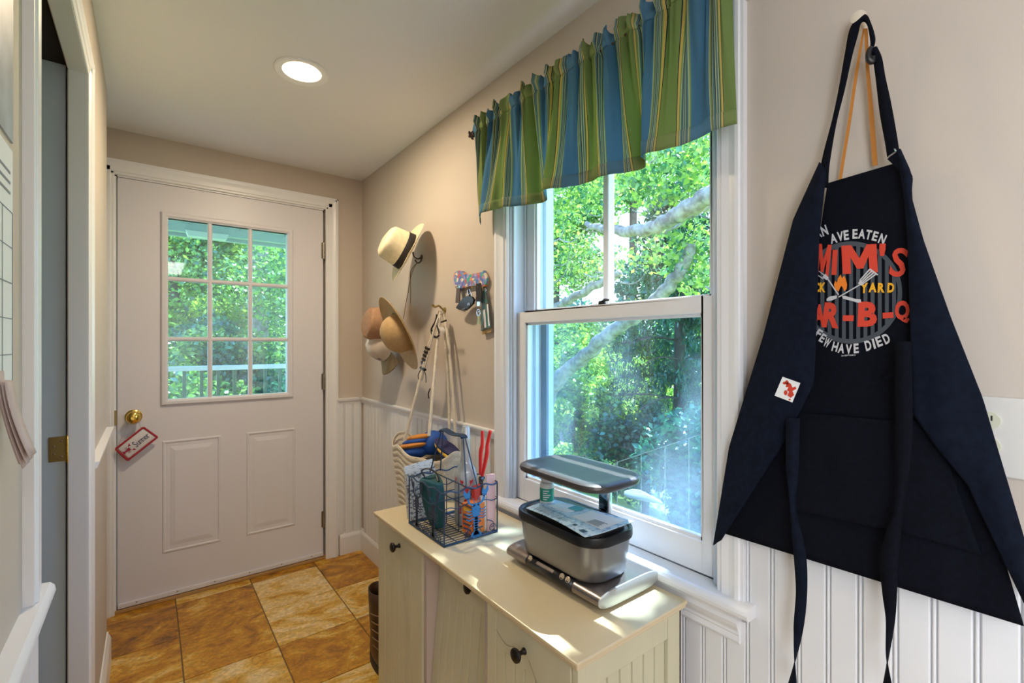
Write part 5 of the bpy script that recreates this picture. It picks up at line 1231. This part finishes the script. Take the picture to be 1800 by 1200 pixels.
# ------------------------------------------------------------------ little sign hanging from the door knob
pl = thing('lobster_door_pillow', (-.05, YD - .03, .83), 'small white pillow sign with red border and lobster hung on the door knob', 'sign')
co = [(203.3, 788.7), (252, 750.7), (276.7, 768), (224.7, 808.7)]; YP = YD - .028
c4 = [PY(u, v, YP) for u, v in co]
def PP(s_, t_, off=0): p = (c4[0] * (1 - s_) + c4[1] * s_) * (1 - t_) + (c4[3] * (1 - s_) + c4[2] * s_) * t_; return p + Vector((0, -off, 0))
b = MB(); puff = lambda s_, t_: .009 * (math.sin(math.pi * s_) * math.sin(math.pi * t_)) ** .5
b.grid([[PP(i / 12, j / 8, puff(i / 12, j / 8)) for j in range(9)] for i in range(13)]); b.grid([[PP(i / 12, j / 8, -puff(i / 12, j / 8)) for j in range(9)] for i in range(13)]); b.build('pillow', mat('white_linen', (.72, .70, .72), .8), pl, smooth='all')
b = MB()
for e0, e1 in (((0, 0), (1, 0)), ((1, 0), (1, 1)), ((1, 1), (0, 1)), ((0, 1), (0, 0))):
    b.tube([PP(e0[0] + (e1[0] - e0[0]) * k / 8, e0[1] + (e1[1] - e0[1]) * k / 8, .002) for k in range(9)], .0042, 8)
b.build('red_piping', mat('dark_red_cloth', (.38, .015, .03), .7), pl, smooth=True)
b = MB()
def pm(x, y): s_ = .23 - y * .22; t_ = .5 + x * .62; return PP(s_, t_, puff(min(1, max(0, s_)), min(1, max(0, t_))) + .0012)
lobster(b, lambda x, y: pm(x, y)); b.build('lobster_print', mat('maroon_print', (.35, .01, .04), .7), pl)
b = MB(); GOFF[0] = 0
for i, ch_ in enumerate('Summer'):
    s_ = .46 + i * .083 + (0 if i == 0 else .01); hh = .42 if i == 0 else .24; ww = .075 if ch_ != 'm' else .085
    glyph(b, ch_, s_, .50 + (.06 if i else 0), ww, hh, 0, lambda a, c: PP(a, c, puff(min(1, max(0, a)), min(1, max(0, c))) + .0015))
b.build('lettering', mat('navy_thread', (.04, .05, .12), .7), pl)
b = MB(); b.tube(dense([PP(.02, 0), (-.085, YD - .03, .86), (-.073, YD - .035, .905), (-.057, YD - .035, .932), (-.042, YD - .035, .905), PP(.93, 0)]), .0011, 6); b.build('hanging_cord', mat('grey_string', (.45, .45, .48), .7), pl, smooth=True)

# ------------------------------------------------------------------ boot on the floor beyond the cabinet
M['boot'] = mat('brown_leather_boot', (.06, .028, .014), .38, var=.2, bump=.1, bscale=60)
bt = thing('leather_boot', (.72, 1.76, 0), 'dark brown laced leather boot on the floor beyond the cabinet', 'boot')
b = MB(); rows = []
BX, BY = .740, 1.765
for z, hx, hy, oy in ((.028, .046, .125, 0), (.045, .049, .128, 0), (.075, .046, .115, .012), (.10, .042, .095, .03), (.13, .041, .075, .05), (.17, .042, .068, .058), (.23, .045, .066, .06), (.28, .047, .066, .06)):
    rows.append([Vector((BX + hx * math.cos(a), BY + oy + hy * math.sin(a), z)) for a in np.linspace(0, 2 * math.pi, 33)[:-1]])
b.grid(rows, closed=True); b.add(rows[0], [tuple(range(32))]); b.build('upper', M['boot'], bt, smooth='all', solid=.003)
b = MB(); b.prism([Vector((BX + .050 * math.cos(a), BY + .131 * math.sin(a), 0)) for a in np.linspace(0, 2 * math.pi, 33)[:-1]], (0, 0, .028)); b.build('sole', mat('dark_sole', (.03, .02, .015), .7), bt)
b = MB()
for k in range(6): z = .085 + k * .028; b.tube(dense([(BX - .046, BY + .03 + k * .006, z), (BX - .035, BY - .055 + k * .016, z + .006), (BX, BY - .088 + k * .018, z + .008), (BX + .035, BY - .055 + k * .016, z + .006)]), .002, 6)
b.build('laces', mat('tan_lace', (.25, .16, .09), .8), bt, smooth=True)

# ------------------------------------------------------------------ outdoors
M['grass'] = mat('lawn', (.10, .22, .03), .9, col2=(.22, .36, .06), vscale=1.5)
b = MB(); GN = 40
b.grid([[Vector((-14 + 60 * i / GN, -14 + 60 * j / GN, -1.9 - .4 * math.sin(i * .5) - .25 * math.cos(j * .6) + (0.10 * max(0, -14 + 60 * i / GN - 14)))) for j in range(GN + 1)] for i in range(GN + 1)])
S(b.build('ground', M['grass'], smooth='all', origin=(0, 0, -1.9)))
rng = np.random.default_rng(11)
def leaves(name, blobs, n, size, m, parent=None, aspect=1.5, flat=.5, droop=0.0, squash=1.0):
    """n leaf blades scattered in ellipsoid clumps; each blade is a folded diamond"""
    bl = np.array([[*c, *( (r, r, r * squash) if not isinstance(r, tuple) else r)] for c, r in blobs]); vol = bl[:, 3] * bl[:, 4] * bl[:, 5]
    idx = rng.choice(len(bl), n, p=vol / vol.sum())
    d = rng.normal(size=(n, 3)); d /= np.linalg.norm(d, axis=1)[:, None]; rad = rng.random(n) ** (1 / 2.2)
    P = bl[idx, :3] + d * rad[:, None] * bl[idx, 3:6]
    # clump inside the blob
    P += np.sin(P[:, [1, 2, 0]] * 7.0) * .05 * np.minimum(bl[idx, 3:6], 1)
    nrm = rng.normal(size=(n, 3)); nrm[:, 2] += flat * 1.5; nrm /= np.linalg.norm(nrm, axis=1)[:, None]
    t = rng.normal(size=(n, 3)); t[:, 2] -= droop; t -= nrm * (t * nrm).sum(1)[:, None]; t /= np.linalg.norm(t, axis=1)[:, None]
    s_ = np.cross(nrm, t); L_ = size * (.6 + .8 * rng.random(n))[:, None]; Wd = L_ / aspect
    A = P - t * L_ * .5; B = P + s_ * Wd * .5 + nrm * Wd * .12 - t * L_ * .05; C = P + t * L_ * .5; D = P - s_ * Wd * .5 + nrm * Wd * .12 - t * L_ * .05
    V = np.stack([A, B, C, D], 1).reshape(-1, 3)
    base = WL[parent] if parent else Vector(V.mean(0))
    V = V - np.array(base)
    me = bpy.data.meshes.new(name); me.vertices.add(4 * n); me.vertices.foreach_set('co', V.astype(np.float32).ravel())
    me.loops.add(6 * n); k = np.arange(n)[:, None] * 4; li = np.concatenate([k, k + 1, k + 2, k, k + 2, k + 3], 1).ravel()
    me.loops.foreach_set('vertex_index', li.astype(np.int32)); me.polygons.add(2 * n); me.polygons.foreach_set('loop_start', (np.arange(2 * n) * 3).astype(np.int32))
    me.polygons.foreach_set('loop_total', np.full(2 * n, 3, dtype=np.int32)); me.update(calc_edges=True); me.validate(); me.materials.append(m)
    o = bpy.data.objects.new(name, me); sc.collection.objects.link(o); o['kind'] = 'stuff'; WL[o] = base
    if parent: o.parent = parent
    else: o.location = base
    return o
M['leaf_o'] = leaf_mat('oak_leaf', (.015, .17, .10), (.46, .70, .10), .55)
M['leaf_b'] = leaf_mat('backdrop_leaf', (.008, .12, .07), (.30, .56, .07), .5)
M['leaf_y'] = leaf_mat('sunny_leaf', (.10, .36, .04), (.72, .86, .14), .6)  # leaves in sun: sunlight is put into a brighter yellow colour
M['leaf_d'] = leaf_mat('shade_leaf', (.004, .07, .065), (.05, .26, .13), .4)  # leaves in shade: shade is put into a darker, bluer colour
M['needle'] = leaf_mat('spruce_needle', (.008, .07, .045), (.05, .16, .06), .3)
M['bark'] = mat('grey_lichen_bark', (.14, .135, .13), .9, col2=(.34, .36, .35), vscale=16, bump=.6, bscale=30)
M['darkbark'] = mat('dark_bark', (.10, .08, .07), .9, var=.3, vscale=10, bump=.6, bscale=24)

# near oak by the window: limbs follow the photograph, each at its own distance
oak = thing('oak_tree', (4.2, 3.6, -2.0), 'near oak with grey lichen-covered limbs crossing the window view', 'tree')
def limb(pts, rr, m='bark', parent=oak, name='limb'):
    P = dense([PX(u, v, x) for u, v, x in pts], 8); N = len(P); P = [p + Vector((0, .012 * math.sin(i * .9), .012 * math.cos(i * 1.3))) for i, p in enumerate(P)]
    b = MB(); b.tube(P, rr, 10); b.build(name, M[m], parent, smooth='all')
b = MB(); q0 = PX(958, 720, 4.2); b.tube(dense([(q0.x, q0.y + .3, -2.3), (q0.x, q0.y + .15, -1.0), (q0.x, q0.y + .02, 0.2), tuple(q0)]), [.22, .17, .13, .10], 12); b.build('trunk', M['bark'], oak, smooth='all')
limb([(958, 725, 4.2), (968, 690, 4.2), (992, 655, 4.2), (1030, 625, 4.15), (1065, 590, 4.1), (1110, 560, 4.1), (1150, 530, 4.1), (1178, 500, 4.1), (1200, 468, 4.1), (1215, 430, 4.1)], [.095, .09, .08, .075, .065, .06])
limb([(1310, 300, 3.4), (1250, 342, 3.5), (1200, 372, 3.6), (1165, 392, 3.6), (1130, 405, 3.7), (1075, 404, 3.8), (1030, 395, 4.0)], [.085, .075, .065, .055, .03])
limb([(1250, 362, 3.9), (1215, 378, 3.9), (1170, 410, 3.9)], [.03, .025, .012])
limb([(1090, 480, 4.6), (1050, 500, 4.6), (1005, 525, 4.6), (980, 540, 4.6), (960, 560, 4.5)], [.04, .055, .06, .06])
tw_ = MB()
for i in range(46):
    u, v = random.uniform(960, 1260), random.uniform(240, 540); x = random.uniform(3.6, 5.5); a = random.uniform(-.4, 1.2); l = random.uniform(20, 70)
    tw_.tube(dense([PX(u, v, x), PX(u + l * .5 * math.cos(a), v - l * .5 * math.sin(a) + 4, x), PX(u + l * math.cos(a + .3), v - l * math.sin(a + .3), x + .1)], 4), [.010, .006, .003], 5)
o_ = tw_.build('twigs', M['bark'], oak); o_['kind'] = 'stuff'
def ub(u, v, x, r): return (tuple(PX(u, v, x)), r)
oakb = [ub(1000, 300, 4.6, .5), ub(1060, 270, 4.4, .5), ub(990, 360, 4.8, .42), ub(1150, 300, 4.2, .45), ub(1230, 260, 4.0, .5), ub(1220, 320, 4.3, .38), ub(1180, 230, 4.4, .5), ub(1060, 330, 5.0, .4),
        ub(1190, 430, 4.2, .33), ub(1230, 440, 4.2, .33), ub(1150, 440, 4.5, .28), ub(1240, 490, 4.4, .3), ub(1010, 440, 5.0, .38), ub(985, 490, 4.8, .34), ub(1040, 470, 5.2, .3), ub(1090, 460, 5.4, .26), ub(1210, 470, 4.4, .26),
        ub(980, 590, 5.0, .25), ub(1010, 570, 5.2, .22), ub(975, 620, 5.2, .2)]
leaves('foliage', oakb, 8500, .068, M['leaf_o'], oak, flat=.3)
# mostly unseen second oak, added so its leaf clumps shape the sun patches
shade = thing('oak_tree', (4.6, .3, -2.0), 'mostly unseen second oak added right of the window to shade it with its boughs', 'tree')
b = MB(); b.tube(dense([(4.8, .2, -2.3), (4.7, .25, .5), (4.5, .4, 3.0), (4.0, .6, 5.2)]), [.16, .14, .10, .05], 10); b.build('trunk', M['bark'], shade, smooth='all')
b = MB(); b.tube(dense([(4.5, .4, 3.0), (4.0, 1.1, 4.9), (3.6, 2.0, 5.6), (3.4, 2.6, 5.7)]), [.08, .05, .03, .015], 8); b.build('limb', M['bark'], shade, smooth='all')
hb = []
for z_ in np.arange(4.6, 6.2, .28):
    for y_ in (-.1, .12, .34, .56, .78): hb.append(((3.4, y_, z_), .19))
    for y_ in (1.70, 1.92, 2.14, 2.36): hb.append(((3.4, y_, z_), .19))
leaves('foliage', hb, 6000, .12, M['leaf_o'], shade, flat=1.2)
leaves('foliage', [((3.4, 1.40, z_), .15) for z_ in np.arange(4.6, 6.1, .25)], 120, .10, M['leaf_o'], shade, flat=1.2)

# spruce with drooping boughs beyond the oak
spr = thing('spruce_tree', (8.0, 4.9, -2.0), 'dark spruce with drooping boughs at the right of the window view', 'tree')
b = MB(); s0 = PX(1195, 600, 8.2); b.tube([(s0.x, s0.y, -2.2), (s0.x, s0.y, 5.0)], [.16, .04], 10); b.build('trunk', M['darkbark'], spr, smooth='all')
bough = MB(); VB = []
random.seed(5)
for k in range(46):
    z = -1.3 + k * .125; ln = 1.9 - .26 * (z + 1.3) * .9 + random.uniform(-.2, .2); ln = max(.5, ln)
    for q in range(5):
        a = random.uniform(0, 6.283); pth = dense([(s0.x, s0.y, z), (s0.x + math.cos(a) * ln * .5, s0.y + math.sin(a) * ln * .5, z + .06), (s0.x + math.cos(a) * ln, s0.y + math.sin(a) * ln, z - .10)], 6)
        if k % 3 == 0: bough.tube(pth, [.022, .006], 5)
        for p in pth[3:]:
            VB.append(((p.x, p.y, p.z - .13), (.10, .10, .20)))
o_ = bough.build('boughs', M['darkbark'], spr); o_['kind'] = 'stuff'
leaves('needles', VB, 26000, .11, M['needle'], spr, aspect=3.2, flat=0, droop=3.0)

def bush(name, label, cat, c, rs, n, size, m, trunk=None, group=None):
    """c: centre, rs: spread; a tree or shrub whose crown is a heap of clumps"""
    t = thing(name, (c[0], c[1], -2.0), label, cat, group)
    bl = []
    for k in range(26):
        d = Vector((rng.normal(), rng.normal(), rng.normal())).normalized() * rng.random() ** .5
        bl.append(((c[0] + d.x * rs[0], c[1] + d.y * rs[1], c[2] + d.z * rs[2]), min(rs) * .34 * (.7 + .6 * rng.random())))
    leaves('foliage', bl, n, size, M[m], t)
    b = MB(); tr = trunk or .08
    b.tube(dense([(c[0], c[1], -2.4), (c[0] + .05, c[1] - .04, c[2] - rs[2] * .4), (c[0], c[1], c[2] + rs[2] * .3)]), [tr, tr * .8, tr * .3], 8); b.build('trunk', M['darkbark' if m != 'leaf_y' else 'bark'], t, smooth='all')
def cw(u, v, x): p = PX(u, v, x); return (p.x, p.y, p.z)
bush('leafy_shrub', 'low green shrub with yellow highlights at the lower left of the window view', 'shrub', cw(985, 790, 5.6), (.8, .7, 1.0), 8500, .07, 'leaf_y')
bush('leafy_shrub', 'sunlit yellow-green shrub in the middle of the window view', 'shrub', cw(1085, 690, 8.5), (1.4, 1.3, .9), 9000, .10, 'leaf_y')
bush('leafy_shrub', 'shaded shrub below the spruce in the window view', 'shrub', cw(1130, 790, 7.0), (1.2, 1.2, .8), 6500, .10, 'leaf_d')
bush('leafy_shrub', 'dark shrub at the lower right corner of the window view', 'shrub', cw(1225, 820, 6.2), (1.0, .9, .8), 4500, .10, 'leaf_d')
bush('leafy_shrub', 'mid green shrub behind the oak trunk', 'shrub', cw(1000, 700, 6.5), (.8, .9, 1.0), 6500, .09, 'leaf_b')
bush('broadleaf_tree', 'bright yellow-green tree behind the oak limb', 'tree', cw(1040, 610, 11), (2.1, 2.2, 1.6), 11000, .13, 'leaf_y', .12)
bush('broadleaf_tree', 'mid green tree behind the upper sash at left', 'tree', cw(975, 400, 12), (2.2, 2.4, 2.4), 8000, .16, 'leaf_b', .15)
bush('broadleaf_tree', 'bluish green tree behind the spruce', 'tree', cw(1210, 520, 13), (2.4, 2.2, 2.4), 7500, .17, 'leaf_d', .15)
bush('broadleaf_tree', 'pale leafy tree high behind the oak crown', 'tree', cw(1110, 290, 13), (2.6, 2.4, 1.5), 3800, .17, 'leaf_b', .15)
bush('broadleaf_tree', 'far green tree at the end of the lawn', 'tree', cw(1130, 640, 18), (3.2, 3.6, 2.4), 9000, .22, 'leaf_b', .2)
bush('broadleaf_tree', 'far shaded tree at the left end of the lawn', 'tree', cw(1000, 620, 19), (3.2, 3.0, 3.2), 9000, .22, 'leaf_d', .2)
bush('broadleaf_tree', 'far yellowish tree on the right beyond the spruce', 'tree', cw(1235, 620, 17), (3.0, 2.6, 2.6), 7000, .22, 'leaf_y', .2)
# pale boulder and wire fence on the lawn
b = MB(); rk = PX(1130, 862, 4.6); rows = []
for h in np.linspace(0, 1, 6): rows.append([rk + Vector((.10 * math.cos(a) * math.sqrt(1 - h * h) * (1 + .1 * math.sin(3 * a)), .28 * math.sin(a) * math.sqrt(1 - h * h), -.09 + .07 * h + .015 * math.sin(2 * a))) for a in np.linspace(0, 6.283, 13)[:-1]])
b.add(rows[0], [tuple(range(12))]); b.grid(rows, closed=True)
tag(b.build('boulder', mat('pale_stone', (.22, .24, .25), .9, bump=.5, bscale=12), smooth='all'), 'pale boulder low outside the window', 'rock')
fn = thing('garden_fence', (5.6, 4.5, -2), 'thin grey wire and post fence low outside the window', 'fence')
for k in range(5):
    p = PX(1085 + k * 42, 812 - k * 14, 5.2 + k * .05); b = MB(); b.tube([p, p + Vector((0, 0, -2.0))], .006, 6); b.build('fence_post', M['bark'], fn)
b = MB(); b.tube([PX(1085, 812, 5.2), PX(1253, 756, 5.4)], .006, 6); b.build('top_rail', M['bark'], fn)

# ---- seen through the door: porch, rail and woods
M['porch'] = mat('blue_grey_porch_paint', (.36, .47, .58), .6)
pf = thing('porch_roof', (0.5, 3.8, 2.1), 'blue-grey beadboard porch roof above the door outside', 'porch roof')
b = MB(); 
for k in range(14): b.box((-2.4 + k * .33 + .004, YD + .16, 2.16), (-2.07 + k * .33 - .004, 4.42, 2.18))
b.build('soffit_boards', M['porch'], pf)
b = MB(); b.box((-2.4, 4.40, 2.08), (2.2, 4.44, 2.30)).box((-2.4, 4.30, 2.10), (2.2, 4.36, 2.16)); b.build('fascia', M['porch'], pf)
b = MB(); b.prism([(-2.4, YD + .16, 2.42), (-2.4, 4.6, 2.24), (-2.4, 4.6, 2.27), (-2.4, YD + .16, 2.45)], (4.6, 0, 0)); b.build('roof_deck', M['porch'], pf)
tag((lambda b_: (b_.prism([(.215, 4.36, 2.115), (.50, 4.36, 2.115), (.48, 4.36, 2.07), (.235, 4.36, 2.07)], (0, -.07, 0)), b_.build('porch_lamp', M['extwhite'], bevel=.004))[1])(MB()), 'small white box lamp under the porch roof outside the door', 'lamp')
dk = thing('porch_deck', (0.5, 3.7, 0), 'grey board porch deck outside the front door', 'deck')
M['deck'] = mat('grey_deck_boards', (.30, .30, .30), .7, var=.15)
for k in range(10):
    b = MB(); y = YD + .16 + k * .15; b.box((-2.4, y, -.06), (2.2, y + .143, -.03)); b.build('deck_board', M['deck'], dk)
rl = thing('porch_railing', (0.5, 4.32, 0), 'pale painted porch railing with balusters outside the door', 'railing')
b = MB(); b.box((-2.4, 4.29, 1.055), (2.2, 4.37, 1.09)); b.build('top_rail', M['extwhite'], rl, bevel=.004)
b = MB(); b.box((-2.4, 4.31, .12), (2.2, 4.35, .16)); b.build('bottom_rail', M['extwhite'], rl)
M['gbal'] = mat('dark_green_baluster', (.06, .12, .08), .6)
for k in range(28):
    b = MB(); x = -.9 + k * .11; b.box((x, 4.318, .16), (x + .022, 4.342, 1.055)); b.build('baluster', M['gbal'], rl)
def yb_(u, v, y): p = PY(u, v, y); return (p.x, p.y, p.z)
mp_ = thing('maple_tree', yb_(470, 700, 8), 'grey-trunked tree straight beyond the porch railing', 'tree')
b = MB(); t0 = Vector(yb_(460, 600, 8.0)); b.tube(dense([(t0.x + .05, t0.y, -2.2), (t0.x, t0.y, .5), (t0.x - .03, t0.y, 2.4), (t0.x + .1, t0.y, 5)]), [.15, .13, .11, .06], 10); b.build('trunk', M['bark'], mp_, smooth='all')
leaves('foliage', [((t0.x + rng.normal() * 1.0, t0.y + rng.normal() * .6, 2.6 + rng.normal() * .7), .55) for k in range(14)], 14000, .06, M['leaf_b'], mp_)
def yt(label, u, v, y, rs, n, sz, m, tr=.1, nm='broadleaf_tree', cat='tree'): bush(nm, label, cat, yb_(u, v, y), rs, int(n * 1.7), sz * .75, m, tr)
yt('bright green tree at the left beyond the porch', 300, 470, 9.5, (1.7, 1.2, 1.6), 9000, .12, 'leaf_b')
yt('yellow-green young tree beyond the middle of the porch railing', 395, 580, 9, (.9, .8, .6), 4500, .10, 'leaf_y')
yt('dark tree behind the right side of the porch', 500, 480, 11, (1.6, 1.2, 2.0), 9000, .13, 'leaf_d')
yt('shaded woods tree behind the porch centre', 400, 480, 13, (2.6, 1.6, 2.6), 11000, .17, 'leaf_b')
yt('tall bluish tree far left beyond the porch', 240, 480, 13, (2.4, 1.6, 3.2), 9000, .17, 'leaf_d')
yt('tall green tree far right beyond the porch', 560, 500, 14, (2.6, 1.6, 3.2), 9000, .17, 'leaf_b')
yt('dense green shrub below the porch at left', 320, 690, 7, (1.4, .8, .8), 8000, .09, 'leaf_b', .05, 'leafy_shrub', 'shrub')
yt('dense dark shrub below the porch at right', 440, 690, 7.5, (1.5, .8, .85), 8000, .09, 'leaf_d', .05, 'leafy_shrub', 'shrub')
yt('sunny shrub at the right end of the porch railing', 515, 660, 8.5, (.8, .7, .6), 4000, .09, 'leaf_y', .05, 'leafy_shrub', 'shrub')
yt('pale green tree touching the porch roof at left', 350, 430, 10, (1.8, 1.2, .9), 7000, .12, 'leaf_y')
